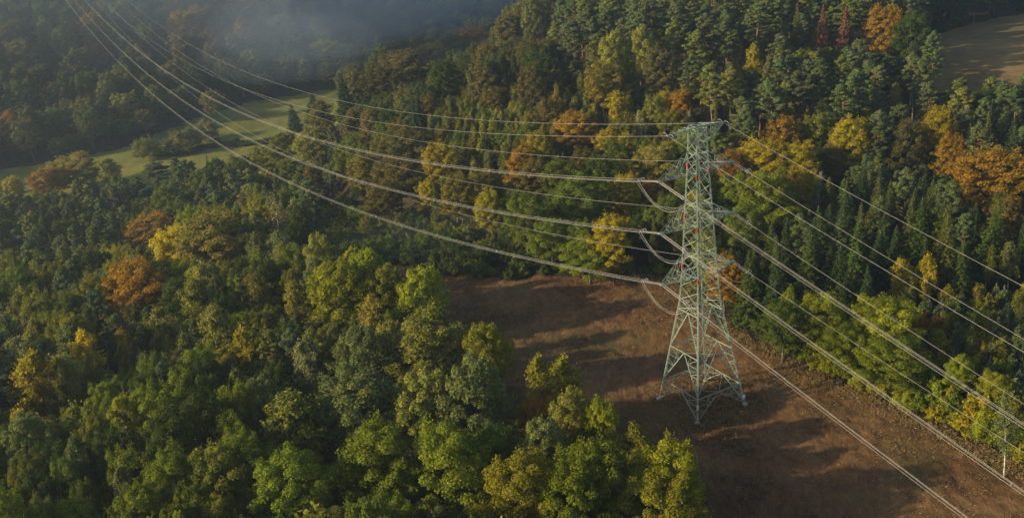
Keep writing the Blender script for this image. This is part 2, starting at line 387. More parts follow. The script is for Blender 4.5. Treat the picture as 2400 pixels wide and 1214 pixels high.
def proto_broad(h=20., Rr=5., nclump=54, per=320, leaf=.235, style='oak'):
    mb = MB(); tp, tr = trunk_poly(h * .78, .30, .8); mb.tube(tp, tr, 7)
    parts = []; fl = {'oak': .85, 'beech': .6, 'aspen': 1.25}[style]
    z0, z1 = {'oak': (.60, .40), 'beech': (.60, .40), 'aspen': (.60, .40)}[style]
    ga = math.pi * (3 - math.sqrt(5)); ph = RNG.uniform(0, 6.28)
    lob = RNG.uniform(0, 6.28, 4)
    for i in range(nclump):
        t = (i + .5) / nclump
        zc = -.62 + 1.58 * t; rr = math.sqrt(max(0, 1 - min(1, abs(zc)) ** (2.2 if style != 'aspen' else 1.7)))
        a = ph + ga * i
        irr = 1 + .16 * math.sin(2 * a + lob[0]) + .12 * math.sin(3 * a + lob[1] + 3 * zc) + RNG.normal() * .09
        k = RNG.uniform(.70, .98) * irr
        if RNG.random() < .22: k *= .6
        c = np.array([rr * k * Rr * math.cos(a), rr * k * Rr * math.sin(a), h * z0 + zc * h * z1 * (.93 + .1 * RNG.random()) * (1 + .12 * (irr - 1))])
        c[:2] += at_height(tp, min(c[2], h * .75))[:2] * .6
        rc = Rr * RNG.uniform(.20, .34)
        n = int(per * (rc / (Rr * .27)) ** 1.6)
        parts.append(clump(c, rc, n, leaf, flat=fl, upright={'oak': .25, 'beech': .9, 'aspen': 1.2}[style], aspect={'oak': 1.3, 'beech': 2.0, 'aspen': 1.5}[style]))
        if style != 'oak' or RNG.random() < .6:     # sprays that stick out of the outline
            m = int(n * .22); d = unit(c - np.array([0, 0, h * .5]) + np.array([0, 0, 2.]))
            P = c + d * RNG.uniform(.7, 1.45, (m, 1)) * rc + RNG.normal(size=(m, 3)) * rc * .25
            parts.append(leaves(P, sphere_dirs(m) + [0, 0, .5], leaf * .85, 1.7, 0, np.tile(d + [0, 0, .6], (m, 1))))
        if i % 3 == 0:
            limb(mb, at_height(tp, max(h * .22, min(h * .7, c[2] - rc - 1.5 - .12 * h))), c, .11)
    V, Fq = join(parts); return mb, V, Fq, h, Rr

def proto_birch(h=18., Rr=3.0, ns=96, leaf=.22, dens=1.9):
    mb = MB(); tp, tr = trunk_poly(h * .93, .17, 1.0, 9, .22); mb.tube(tp, tr, 6)
    parts = []
    for i in range(ns):
        t = (i + .5) / ns; z = h * (.26 + .70 * t)
        env = Rr * (math.sin(math.pi * min(1, (t * .86 + .12))) ** .8) * RNG.uniform(.45, 1.15)
        a = RNG.uniform(0, 6.28); o = at_height(tp, min(z, h * .92))
        e = o + np.array([env * math.cos(a), env * math.sin(a), env * .45 * RNG.uniform(.4, 1.4)])
        if i % 2 == 0: mb.tube([o - [0, 0, .6], (o + e) / 2 + [0, 0, .25], e], [.05, .035, .012], 4)
        m = int(46 * dens * RNG.uniform(.6, 1.4)); u = RNG.random((m, 1)); hang = RNG.uniform(.7, 2.2)
        P = o + (e - o) * (u ** .6) + np.array([0, 0, -1.]) * hang * RNG.random((m, 1)) ** 1.3 * u + RNG.normal(size=(m, 3)) * [.28, .28, .30]
        N = np.array([math.cos(a), math.sin(a), .45]) + RNG.normal(size=(m, 3)) * .7
        parts.append(leaves(P, N, leaf, 1.9, 0, np.tile([0, 0, -1.0], (m, 1))))
    top = tp[-1]; m = 70
    P = top + RNG.normal(size=(m, 3)) * [.35, .35, .9]
    parts.append(leaves(P, sphere_dirs(m) + [0, 0, .4], leaf, 1.9, .5))
    V, Fq = join(parts); return mb, V, Fq, h, Rr

def proto_pine(h=24., Rr=3.6, base=.50, nb=40, leaf=.20, per=210):
    mb = MB(); tp, tr = trunk_poly(h * .96, .26, 1.0, 9, .22); mb.tube(tp, tr, 7)
    parts = []
    for i in range(nb):
        t = (i + .5) / nb; z = h * (base + (.965 - base) * t)
        prof = (1 - t ** 2.2) ** .75 * min(1, .55 + t * 1.8)
        r = Rr * prof * RNG.uniform(.45, 1.18) + .35; a = i * 2.4 + RNG.normal() * .5
        o = at_height(tp, min(z, h * .95)); e = o + np.array([r * math.cos(a), r * math.sin(a), r * RNG.uniform(.05, .5)])
        mb.tube([o, (o + e) / 2 - [0, 0, .15], e], [.09, .06, .02], 4)
        for q in (1.0, .58):
            if q < 1 and RNG.random() < .35: continue
            c = o + (e - o) * q + RNG.normal(size=3) * .2; rc = RNG.uniform(.75, 1.3) * (.75 + .25 * q)
            parts.append(clump(c, rc, int(per * rc), leaf, flat=.42, upright=.8, aspect=2.8, hollow=.25))
    for k in range(4): parts.append(clump(tp[-1] + RNG.normal(size=3) * [.4, .4, .5], .8, int(per * .8), leaf, flat=.8, upright=1.2, aspect=2.4, hollow=.2))
    for k in range(5):          # dead stubs below the crown
        z = h * RNG.uniform(base * .55, base); a = RNG.uniform(0, 6.28); o = at_height(tp, z); e = o + np.array([math.cos(a), math.sin(a), .1]) * RNG.uniform(.6, 1.6)
        mb.tube([o, e], [.04, .012], 4)
    V, Fq = join(parts); return mb, V, Fq, h, Rr

def proto_spruce(h=22., Rr=3.2, base=.08, nl=30, leaf=.27, droop=.38, per=44):
    mb = MB(); tp, tr = trunk_poly(h * .985, .24, .4, 8, .08); mb.tube(tp, tr, 6)
    parts = []
    for i in range(nl):
        t = (i + .3) / nl; z = h * (base + (.97 - base) * t)
        r = Rr * (1 - t) ** .82 + .22; nbk = max(5, int(10 * (1 - t) + 4)); a0 = RNG.uniform(0, 6.28)
        for j in range(nbk):
            a = a0 + 6.283 * j / nbk + RNG.normal() * .15; rr = r * RNG.uniform(.62, 1.15)
            dirv = np.array([math.cos(a), math.sin(a), 0]); side = np.array([-math.sin(a), math.cos(a), 0])
            m = int(per * (rr / Rr) ** .7) + 4
            u = RNG.random((m, 1)) ** .7
            o = at_height(tp, min(z, h * .97))
            P = o + dirv * rr * u + side * RNG.normal(size=(m, 1)) * .33 * rr * (1.1 - u) * .55 + np.array([0, 0, -1]) * (droop * rr * u ** 1.3 - .18 * rr * u ** 4) + RNG.normal(size=(m, 3)) * .10
            N = np.array([0, 0, 1.0]) + dirv * .55 + RNG.normal(size=(m, 3)) * .38
            parts.append(leaves(P, N, leaf * (.65 + .35 * rr / Rr), 1.9, 0, np.tile(dirv * .8 + [0, 0, -.45], (m, 1))))
            if RNG.random() < .6 and rr > .8:
                m2 = max(2, m // 3); u = RNG.uniform(.3, 1, (m2, 1))
                P = o + dirv * rr * u + side * RNG.normal(size=(m2, 1)) * .2 + np.array([0, 0, -1]) * (droop * rr * u + .25)
                parts.append(leaves(P, side * RNG.choice([-1, 1]) + RNG.normal(size=(m2, 3)) * .4 + dirv * .6, leaf * .8, 1.6, 0, np.tile([0, 0, -1.0], (m2, 1))))
    V, Fq = join(parts); return mb, V, Fq, h, Rr

def proto_young_pine(h=6., Rr=1.7, nl=11):
    mb = MB(); tp, tr = trunk_poly(h * .9, .08, .2, 5, .06); mb.tube(tp, tr, 5)
    parts = []
    for i in range(nl):
        t = (i + .4) / nl; z = h * (.1 + .8 * t); r = Rr * (1 - t) ** .7 + .15
        for j in range(7):
            a = RNG.uniform(0, 6.28); rr = r * RNG.uniform(.6, 1.15); o = at_height(tp, min(z, h * .88))
            c = o + np.array([math.cos(a) * rr, math.sin(a) * rr, rr * .35]); m = 26
            P = o + (c - o) * RNG.uniform(.3, 1.1, (m, 1)) + RNG.normal(size=(m, 3)) * .13
            parts.append(leaves(P, sphere_dirs(m) + [0, 0, .3], .19, 2.6, 0, np.tile(unit(c - o) * .6 + [0, 0, .9], (m, 1))))
    m = 26; P = tp[-1] + np.c_[RNG.normal(size=(m, 2)) * .08, RNG.uniform(-.3, .9, m)]
    parts.append(leaves(P, sphere_dirs(m), .24, 2.8, 2.5))
    V, Fq = join(parts); return mb, V, Fq, h, Rr

def proto_shrub(h=5., Rr=2.6, nclump=26, per=150, leaf=.25, feathery=False):
    mb = MB()
    for k in range(4):
        a = RNG.uniform(0, 6.28); e = np.array([math.cos(a) * Rr * .5, math.sin(a) * Rr * .5, h * .6]); mb.tube([[0, 0, 0], e * .5 + [0, 0, .4], e], [.09, .06, .02], 5)
    parts = []
    for i in range(nclump):
        d = sphere_dirs(1)[0]; d[2] = abs(d[2]); k = RNG.uniform(.5, .95)
        c = np.array([d[0] * Rr * k, d[1] * Rr * k, h * .22 + d[2] * h * .62 * k]); rc = Rr * RNG.uniform(.26, .42)
        parts.append(clump(c, rc, per, leaf, flat=.55 if feathery else .85, upright=.2 if feathery else .8, aspect=2.6 if feathery else 1.5))
        m = per // 4; P = c + d * rc * RNG.uniform(.7, 1.4, (m, 1)) + RNG.normal(size=(m, 3)) * rc * .2
        parts.append(leaves(P, sphere_dirs(m) + [0, 0, .6], leaf * .85, 1.8, 0, np.tile(d + [0, 0, .8], (m, 1))))
    V, Fq = join(parts); return mb, V, Fq, h, Rr

def proto_dead(h=17., Rr=2.6):
    mb = MB(); tp, tr = trunk_poly(h, .16, 1.2, 8, .3); mb.tube(tp, tr, 6)
    P = []
    for i in range(30):
        z = h * RNG.uniform(.3, .97); o = at_height(tp, z); a = RNG.uniform(0, 6.28); r = Rr * (1.15 - z / h) * RNG.uniform(.5, 1.3) + .4
        e = o + np.array([r * math.cos(a), r * math.sin(a), r * RNG.uniform(.5, 1.3)]); mb.tube([o, (o + e) / 2, e], [.06, .04, .012], 4)
        for k in range(3):
            q = o + (e - o) * RNG.uniform(.4, .95); g = q + RNG.normal(size=3) * .6 + [0, 0, .6]; mb.tube([q, g], [.025, .008], 3)
    m = 150
    u = RNG.random(m); P = np.array([at_height(tp, h * (.4 + .55 * k)) for k in u]) + RNG.normal(size=(m, 3)) * [1.0, 1.0, .6]
    V, Fq = leaves(P, sphere_dirs(m), .26, 1.7, -.5); return mb, V, Fq, h, Rr

PROTO = {}
def register(key, kind, bark, leafm, maker, n):
    PROTO[key] = []
    for i in range(n):
        mb, V, Fq, h, Rr = maker()
        tm = mesh_from(kind + "_trunk", mb.v, mb.f, BARK[bark], True)
        cm = mesh_from(kind + "_crown", V, Fq, LEAF[leafm], False, RNG.random(len(Fq)))
        PROTO[key].append((kind, tm, cm, h, Rr))
register('oak', 'oak_tree', 'oak', 'broad', lambda: proto_broad(style='oak'), 5)
register('beech', 'beech_tree', 'oak', 'broad', lambda: proto_broad(style='beech', nclump=64, per=290, leaf=.225), 5)
register('aspen', 'aspen_tree', 'oak', 'broad', lambda: proto_broad(style='aspen', h=20, Rr=4.0, nclump=60, per=280, leaf=.215), 5)
register('birch', 'birch_tree', 'birch', 'birch', proto_birch, 8)
register('thin_birch', 'birch_tree', 'birch', 'birch', lambda: proto_birch(dens=.7, ns=70), 2)
register('pine', 'pine_tree', 'pine', 'needle', proto_pine, 9)
register('low_pine', 'bushy_pine', 'pine', 'needle', lambda: proto_pine(h=20, Rr=3.9, base=.24, nb=54), 5)
register('spruce', 'spruce_tree', 'spruce', 'needle', proto_spruce, 8)
register('thin_spruce', 'spruce_tree', 'spruce', 'needle', lambda: proto_spruce(per=22, nl=30, Rr=2.9, base=.25), 2)
register('young_pine', 'young_pine', 'pine', 'needle', proto_young_pine, 4)
register('sapling', 'birch_sapling', 'oak', 'birch', lambda: proto_birch(h=9, Rr=1.9, ns=54, leaf=.2, dens=1.2), 4)
register('shrub', 'shrub', 'oak', 'broad', proto_shrub, 5)
register('feather', 'shrub', 'oak', 'broad', lambda: proto_shrub(h=7, Rr=4.2, nclump=38, feathery=True, leaf=.28), 3)
register('willow', 'willow_tree', 'oak', 'broad', lambda: proto_shrub(h=13, Rr=7, nclump=54, per=190, leaf=.36), 3)
register('dead', 'dead_tree', 'dead', 'birch', proto_dead, 2)

# colours: linear base colour of the foliage, then how far it has turned
C_ = dict(
    green=(0.0952, 0.1265, 0.013, 0.0), deep=(0.0529, 0.0799, 0.0123, 0.0), lush=(0.145, 0.1796, 0.011, 0.0), lime=(0.2315, 0.2513, 0.012, 0.03), yellowgreen=(0.2186, 0.2096, 0.014, 0.08),
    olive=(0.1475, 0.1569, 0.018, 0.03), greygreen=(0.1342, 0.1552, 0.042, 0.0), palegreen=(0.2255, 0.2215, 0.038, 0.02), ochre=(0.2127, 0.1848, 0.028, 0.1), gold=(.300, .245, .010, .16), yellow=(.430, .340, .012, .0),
    orange=(.270, .165, .014, .62), rust=(.170, .085, .016, .6), brown=(.128, .108, .024, .20), dullbrown=(.098, .092, .026, .10), redbrown=(.165, .075, .038, .0),
    pine=(0.0805, 0.1102, 0.0361, 0.0), pinegrey=(0.0978, 0.1145, 0.0437, 0.0), pinelight=(0.1242, 0.1404, 0.0285, 0.0), spruce=(.036, .058, .017, .0), sprucelight=(0.0805, 0.0907, 0.0171, 0.03), bluepine=(.085, .115, .058, .0),
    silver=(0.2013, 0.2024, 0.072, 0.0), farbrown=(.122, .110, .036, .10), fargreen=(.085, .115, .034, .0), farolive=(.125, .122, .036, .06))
rs0 = random.Random(3)
TREES = []      # every tree: dict(key, x, y, h, r, colour name, pixel of the crown)
def put(key, x, y, h, r, cname, hero=False, label=None):
    z = float(ground(x, y)); p = project([[x, y, z + .68 * h]])[0]
    TREES.append(dict(key=key, x=float(x), y=float(y), z=z, h=h, r=r, c=cname, px=float(p[0]), py=float(p[1]), d=float(p[2]), hero=hero, label=label))

def hero(key, px, py, wpx, cname, h=None, label=None, asp=None):
    """a tree singled out in the photograph: pixel of its crown's middle and the crown's width in photo pixels"""
    kind, tm, cm, h0, r0 = PROTO[key][0]
    hh = h or h0
    x, y = unproject(px, py, .66 * hh)
    D = project([[x, y, float(ground(x, y)) + .66 * hh]])[0][2]
    put(key, x, y, hh, wpx * D / F_PX / 2 * 1.04, cname, True, label)

# ------------------------------------------------------------------ trees that stand out
for a in [
    ('beech', 362, 545, 120, 'orange', 19), ('beech', 412, 588, 110, 'yellow', 18), ('beech', 500, 568, 165, 'ochre', 20), ('beech', 318, 678, 130, 'orange', 19),
    ('thin_birch', 648, 505, 62, 'silver', 20), ('birch', 465, 695, 90, 'olive', 19), ('birch', 620, 685, 76, 'ochre', 18), ('birch', 215, 820, 72, 'yellow', 17),
    ('birch', 280, 822, 58, 'orange', 15), ('birch', 60, 900, 125, 'gold', 19), ('birch', 135, 890, 75, 'ochre', 18), ('birch', 578, 812, 66, 'gold', 16),
    ('birch', 510, 765, 86, 'palegreen', 18), ('birch', 380, 775, 74, 'palegreen', 17), ('birch', 715, 845, 78, 'silver', 19), ('birch', 697, 985, 150, 'olive', 21),
    ('aspen', 872, 655, 110, 'lime', 20), ('aspen', 795, 690, 135, 'lime', 20), ('aspen', 990, 700, 115, 'lime', 19), ('aspen', 905, 690, 90, 'yellowgreen', 18), ('birch', 700, 705, 66, 'ochre', 17),
    ('birch', 865, 745, 74, 'ochre', 17), ('birch', 1015, 765, 90, 'olive', 17), ('aspen', 860, 845, 120, 'greygreen', 20), ('aspen', 985, 835, 150, 'palegreen', 20), ('aspen', 845, 955, 165, 'greygreen', 21),
    ('aspen', 1000, 965, 140, 'palegreen', 20), ('aspen', 1120, 945, 165, 'greygreen', 22), ('beech', 1250, 985, 92, 'orange', 13), ('beech', 1040, 905, 80, 'dullbrown', 13),
    ('birch', 1258, 890, 74, 'yellowgreen', 17), ('birch', 1318, 895, 92, 'yellowgreen', 18), ('aspen', 1150, 830, 110, 'yellowgreen', 18), ('aspen', 1335, 985, 100, 'palegreen', 18), ('aspen', 1262, 1070, 120, 'greygreen', 18),
    ('birch', 1508, 1062, 92, 'olive', 16), ('oak', 1570, 1130, 150, 'lime', 17), ('oak', 1060, 1110, 190, 'lush', 20), ('oak', 1215, 1160, 170, 'yellowgreen', 19), ('oak', 1400, 1120, 150, 'lush', 19),
    ('beech', 1400, 1010, 80, 'lime', 16), ('oak', 1560, 1195, 150, 'yellowgreen', 15), ('oak', 1330, 1190, 150, 'lush', 18), ('oak', 880, 1100, 170, 'lush', 20), ('oak', 700, 1150, 170, 'lush', 19),
    ('beech', 30, 438, 46, 'yellow', 14), ('beech', 112, 425, 80, 'orange', 17), ('beech', 180, 395, 110, 'ochre', 17), ('birch', 262, 395, 66, 'palegreen', 18), ('pine', 370, 410, 60, 'pine', 19),
    ('willow', 341, 336, 64, 'olive', 14), ('willow', 428, 318, 72, 'farolive', 15), ('willow', 476, 298, 60, 'silver', 13), ('willow', 404, 338, 40, 'olive', 9), ('shrub', 550, 326, 22, 'farolive', 3.5), ('shrub', 508, 326, 16, 'deep', 3.5),
    ('birch', 758, 268, 70, 'brown', 18), ('birch', 815, 290, 70, 'farbrown', 18), ('spruce', 728, 240, 44, 'spruce', 20), ('spruce', 688, 265, 40, 'spruce', 17), ('spruce', 810, 215, 60, 'spruce', 24), ('aspen', 672, 345, 90, 'olive', 17), ('aspen', 730, 345, 90, 'palegreen', 18), ('aspen', 625, 370, 80, 'palegreen', 15),
    ('beech', 1722, 405, 76, 'rust', 17), ('beech', 1783, 385, 110, 'gold', 18), ('beech', 1874, 388, 100, 'gold', 17), ('beech', 1838, 335, 78, 'orange', 19), ('beech', 1945, 385, 56, 'brown', 14),
    ('beech', 2003, 335, 92, 'gold', 20), ('beech', 2197, 322, 78, 'gold', 22), ('beech', 2335, 425, 150, 'orange', 21), ('beech', 2220, 370, 60, 'orange', 18), ('oak', 2130, 345, 90, 'dullbrown', 20),
    ('oak', 1795, 465, 140, 'lush', 19), ('oak', 1720, 465, 90, 'lush', 18), ('beech', 1868, 442, 62, 'gold', 18), ('oak', 1740, 540, 100, 'green', 18),
    ('thin_spruce', 1924, 66, 40, 'redbrown', 25), ('thin_spruce', 1972, 68, 42, 'redbrown', 24), ('thin_spruce', 1872, 62, 46, 'dullbrown', 25), ('beech', 2070, 72, 92, 'orange', 22), ('oak', 2130, 90, 80, 'deep', 22),
    ('aspen', 1432, 140, 62, 'palegreen', 25), ('aspen', 1512, 128, 66, 'palegreen', 25), ('beech', 1420, 200, 90, 'ochre', 20), ('birch', 1455, 255, 60, 'gold', 19), ('beech', 1545, 170, 80, 'farbrown', 20),
    ('pine', 1325, 110, 34, 'pinegrey', 25), ('pine', 1352, 105, 56, 'pinegrey', 27), ('pine', 1705, 100, 52, 'pine', 27), ('pine', 1770, 75, 64, 'pine', 27), ('birch', 1740, 130, 40, 'ochre', 18), ('birch', 1768, 140, 40, 'gold', 19),
    ('oak', 1925, 745, 125, 'lime', 14), ('oak', 2075, 755, 135, 'lime', 15), ('oak', 2090, 845, 130, 'lush', 12), ('oak', 1985, 805, 100, 'lush', 11), ('thin_birch', 2368, 985, 75, 'greygreen', 17),
    ('birch', 2110, 650, 60, 'gold', 13), ('birch', 2172, 645, 56, 'gold', 14), ('birch', 2140, 660, 50, 'yellowgreen', 12), ('shrub', 2150, 748, 62, 'orange', 6), ('shrub', 2190, 755, 50, 'rust', 6), ('birch', 2015, 722, 36, 'lime', 10), ('birch', 2048, 735, 42, 'lime', 10),
    ('oak', 1835, 760, 80, 'green', 14), ('birch', 1845, 720, 44, 'lush', 15), ('shrub', 2310, 705, 60, 'olive', 7), ('birch', 2315, 610, 40, 'olive', 12), ('birch', 2370, 605, 60, 'greygreen', 13),
    ('dead', 1916, 445, 34, 'silver', 17), ('dead', 1630, 300, 30, 'silver', 16),
    ('beech', 930, 420, 120, 'brown', 18), ('beech', 1035, 382, 74, 'gold', 17), ('beech', 950, 350, 100, 'dullbrown', 18), ('beech', 900, 470, 80, 'brown', 15), ('beech', 1252, 425, 80, 'brown', 17), ('beech', 1435, 570, 84, 'gold', 18),
    ('beech', 1470, 460, 70, 'gold', 17), ('oak', 1372, 470, 110, 'green', 20), ('oak', 1290, 560, 110, 'lush', 14), ('oak', 1420, 425, 100, 'deep', 19), ('oak', 1310, 430, 90, 'green', 19), ('beech', 1150, 490, 70, 'yellowgreen', 15),
    ('beech', 1350, 310, 90, 'orange', 16), ('beech', 1290, 270, 60, 'brown', 14), ('beech', 1165, 235, 60, 'brown', 12), ('beech', 1545, 390, 100, 'ochre', 17), ('oak', 1620, 350, 90, 'lush', 16), ('oak', 1380, 600, 120, 'lush', 12),
    ('beech', 1110, 90, 70, 'orange', 22), ('beech', 1010, 130, 90, 'ochre', 21), ('beech', 1060, 105, 70, 'farolive', 21), ('beech', 1190, 75, 70, 'farolive', 22), ('aspen', 1250, 60, 50, 'greygreen', 24), ('beech', 950, 165, 110, 'farbrown', 21), ('beech', 890, 200, 90, 'dullbrown', 20),
    ('thin_birch', 1508, 300, 40, 'silver', 18),
    ('oak', 500, 240, 44, 'brown', 20), ('beech', 575, 22, 90, 'orange', 26), ('beech', 432, 62, 80, 'orange', 26), ('beech', 15, 300, 64, 'orange', 22), ('oak', 290, 255, 66, 'palegreen', 24), ('aspen', 590, 150, 56, 'greygreen', 25), ('oak', 765, 125, 76, 'palegreen', 24), ('oak', 180, 150, 70, 'farolive', 25), ('oak', 900, 60, 70, 'fargreen', 25), ('oak', 660, 70, 70, 'farolive', 25), ('oak', 50, 130, 70, 'farbrown', 25), ('oak', 1150, 25, 70, 'fargreen', 24), ('oak', 130, 290, 70, 'fargreen', 24), ('oak', 400, 180, 64, 'farolive', 24),
]:
    hero(*a)

for q in np.linspace(0, 1, 17):
    x, y = unproject(372 + 260 * q, 366 - 34 * q + 5 * math.sin(q * 9)); put('feather', x, y, rs0.uniform(2.2, 3.6), rs0.uniform(3.2, 4.4), rs0.choice(['deep', 'dullbrown', 'deep']), True, 'bank_shade')  # low dark bushes added in place of the shade along the meadow bank

BK = px_poly([(1010, 630), (1130, 646), (1250, 648), (1400, 640), (1560, 648), (1640, 692)])
for a, b in zip(BK[:-1], BK[1:]):
    m = int(np.linalg.norm(b - a) / 2.8)
    for q in range(m):
        c = a + (b - a) * (q + rs0.random() * .8) / m + np.array([0, rs0.uniform(-.5, 3)]); hh = rs0.uniform(1.6, 4.2); put('shrub', c[0], c[1], hh, hh * rs0.uniform(.5, .7), rs0.choice(['lush', 'olive', 'green', 'deep', 'ochre']), True, 'edge')
ED = px_poly([(1838, 838), (1900, 866), (1975, 898), (2050, 930), (2200, 1000), (2300, 1046), (2430, 1105)])
for a, b in zip(ED[:-1], ED[1:]):
    m = int(np.linalg.norm(b - a) / 2.6)
    for q in range(m):
        for off in (.6, 4.2):
            c = a + (b - a) * (q + rs0.random() * .7) / m; nrm = np.array([b[1] - a[1], a[0] - b[0]]); nrm = nrm / np.linalg.norm(nrm); nrm = nrm if nrm[1] > 0 else -nrm
            c = c + nrm * (off + rs0.uniform(0, 2)); hh = rs0.uniform(2.6, 4.6) + off * .45
            put('shrub', c[0], c[1], hh, hh * rs0.uniform(.46, .6), rs0.choice(['lush', 'yellowgreen', 'lime', 'olive', 'green', 'gold']), True, 'edge')

# ------------------------------------------------------------------ the woods, by what the photograph shows growing where
GRID = ["HHhhhhHHHHHHHPPPPPPPPPDDD",
        "HHHHHHHHHDDDDPPPPPPPPPDDD",
        "HHHHHHHHDDYYYYBBPPPPPPQQQ",
        "HHHH..LQBBYYBBBBQQBBQQQQS",
        "LLLLLLLLBBBBBGBBGGSSSSSBS",
        "LLLMMMMFFFFFGGGBBSSSSSSSS",
        "LLMMMMMWWWFFGGGBSSSSSTTTT",
        "MMMMMMMWWWW....SSSEETTTTT",
        "MMMMMMMMWWWWWWWW..EEETTTT",
        "KKOOOOOOWWWWWWWW....EEEEE",
        "OOOOOOOOOWWWWOOOO.....EEE",
        "OOOOOOOOOOOOOOOOO......EE",
        "OOOOOOOOOOOOOOOOO.......E"]
# letter: list of (weight, kind, lowest, tallest, crown radius per metre of height, colours)
MIX = {
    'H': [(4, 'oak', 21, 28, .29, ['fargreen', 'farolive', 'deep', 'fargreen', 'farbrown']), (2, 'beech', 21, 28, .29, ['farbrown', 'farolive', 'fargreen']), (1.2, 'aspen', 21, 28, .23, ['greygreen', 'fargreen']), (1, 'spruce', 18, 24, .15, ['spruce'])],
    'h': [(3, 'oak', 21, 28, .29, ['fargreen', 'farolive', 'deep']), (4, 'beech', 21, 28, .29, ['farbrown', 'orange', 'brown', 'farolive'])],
    'D': [(4, 'beech', 18, 23, .25, ['dullbrown', 'farolive', 'farbrown', 'deep']), (1.5, 'oak', 18, 22, .25, ['deep', 'fargreen']), (1, 'spruce', 18, 24, .16, ['spruce'])],
    'P': [(6, 'pine', 19, 31, .15, ['pine', 'pinegrey', 'pine', 'pinelight']), (1.2, 'low_pine', 15, 20, .19, ['pine', 'pinelight']), (.8, 'birch', 14, 19, .14, ['olive', 'ochre', 'palegreen']), (.6, 'beech', 12, 17, .24, ['deep', 'olive'])],
    'Q': [(4, 'low_pine', 17, 22, .19, ['pine', 'pinelight', 'pinegrey']), (2, 'pine', 19, 25, .15, ['pine', 'pinegrey']), (2, 'spruce', 18, 25, .16, ['spruce', 'sprucelight']), (.8, 'beech', 15, 19, .24, ['olive', 'brown', 'deep'])],
    'S': [(7, 'spruce', 15, 23, .19, ['spruce', 'spruce', 'sprucelight', 'deep']), (.9, 'low_pine', 16, 20, .17, ['pine'])],
    'B': [(3.5, 'beech', 13, 18, .27, ['brown', 'olive', 'orange', 'ochre', 'gold', 'brown']), (2.4, 'oak', 13, 18, .28, ['green', 'lush', 'olive', 'green']), (.8, 'birch', 13, 17, .15, ['olive', 'ochre']), (.8, 'spruce', 14, 18, .16, ['spruce', 'sprucelight'])],
    'G': [(4, 'oak', 14, 19, .26, ['green', 'lush', 'deep', 'green']), (1, 'beech', 13, 17, .26, ['gold', 'olive', 'brown']), (1, 'shrub', 5, 8, .42, ['lush', 'green'])],
    'Y': [(4, 'sapling', 8, 12, .17, ['greygreen', 'olive', 'palegreen', 'olive']), (1.5, 'young_pine', 6, 9, .22, ['pinegrey', 'pine']), (.8, 'beech', 8, 11, .28, ['brown', 'ochre', 'green'])],
    'L': [(4, 'low_pine', 16, 25, .21, ['pine', 'pine', 'pinegrey', 'pinelight']), (2.4, 'oak', 15, 22, .29, ['deep', 'green', 'olive']), (.5, 'spruce', 18, 23, .17, ['sprucelight']), (.8, 'birch', 17, 20, .18, ['olive', 'ochre'])],
    'M': [(3, 'oak', 13, 21, .235, ['deep', 'green', 'olive', 'lush']), (2.4, 'birch', 15, 19, .20, ['olive', 'palegreen', 'palegreen', 'greygreen', 'silver']), (1.5, 'low_pine', 14, 18, .17, ['pinegrey', 'pinelight', 'pine']), (1, 'beech', 15, 19, .25, ['olive', 'dullbrown', 'yellowgreen'])],
    'W': [(4, 'aspen', 16, 20, .22, ['lime', 'greygreen', 'palegreen', 'yellowgreen', 'lime', 'lush']), (2.6, 'birch', 15, 20, .19, ['olive', 'palegreen', 'yellowgreen', 'silver']), (1.4, 'oak', 14, 18, .24, ['green', 'lush', 'lime'])],
    'K': [(4, 'birch', 15, 20, .20, ['gold', 'gold', 'olive', 'yellow']), (1.5, 'oak', 14, 18, .25, ['olive', 'green'])],
    'O': [(5, 'oak', 13, 21, .235, ['green', 'lush', 'deep', 'lush', 'olive']), (1, 'birch', 16, 20, .15, ['olive', 'greygreen']), (1.3, 'aspen', 16, 20, .2, ['greygreen', 'green', 'lime'])],
    'F': [(3, 'feather', 5, 8, .62, ['deep', 'green', 'deep']), (1, 'shrub', 4, 7, .5, ['deep', 'green'])],
    'T': [(4, 'young_pine', 4.5, 7.5, .30, ['bluepine', 'pinegrey', 'bluepine', 'pine']), (1.3, 'sapling', 6, 9, .2, ['olive', 'greygreen', 'yellowgreen', 'ochre']), (1.6, 'shrub', 4, 7, .46, ['green', 'olive', 'lush'])],
    'E': [(4, 'shrub', 5, 8, .5, ['lush', 'yellowgreen', 'lime', 'olive', 'lime']), (.4, 'sapling', 7, 11, .2, ['lime', 'olive']), (2.2, 'oak', 8, 12, .34, ['lush', 'lime', 'lime'])],
}
TIGHT = {'H': .92, 'h': .92, 'P': .86, 'S': .78, 'T': .62, 'Y': .66, 'E': .58, 'F': .55, 'D': .75, 'L': .80, 'B': .72, 'G': .72, 'M': .68, 'O': .68, 'W': .70, 'K': .70}
NO_CROWN = [(840, 590), (930, 690), (1000, 775), (1040, 850), (1160, 850), (1215, 892), (1328, 925), (1365, 975), (1445, 1035), (1510, 1085), (1600, 1125), (1650, 1230), (1630, 1700), (2900, 1700),
            (2420, 1080), (2300, 1020), (2050, 905), (1900, 840), (1720, 742), (1560, 630), (1400, 622), (1200, 632), (1000, 612)]
BUCKET = {}
def clash(x, y, r, k):
    bx, by = int(x // 8), int(y // 8)
    for i in range(bx - 2, bx + 3):
        for j in range(by - 2, by + 3):
            for (X, Y, Rr) in BUCKET.get((i, j), ()):
                if (X - x) ** 2 + (Y - y) ** 2 < (k * (r + Rr)) ** 2: return True
    return False
def claim(x, y, r): BUCKET.setdefault((int(x // 8), int(y // 8)), []).append((x, y, r))
for t in TREES: claim(t['x'], t['y'], t['r'])
rs = random.Random(5)
HV = [t for t in TREES if t['label'] is None]
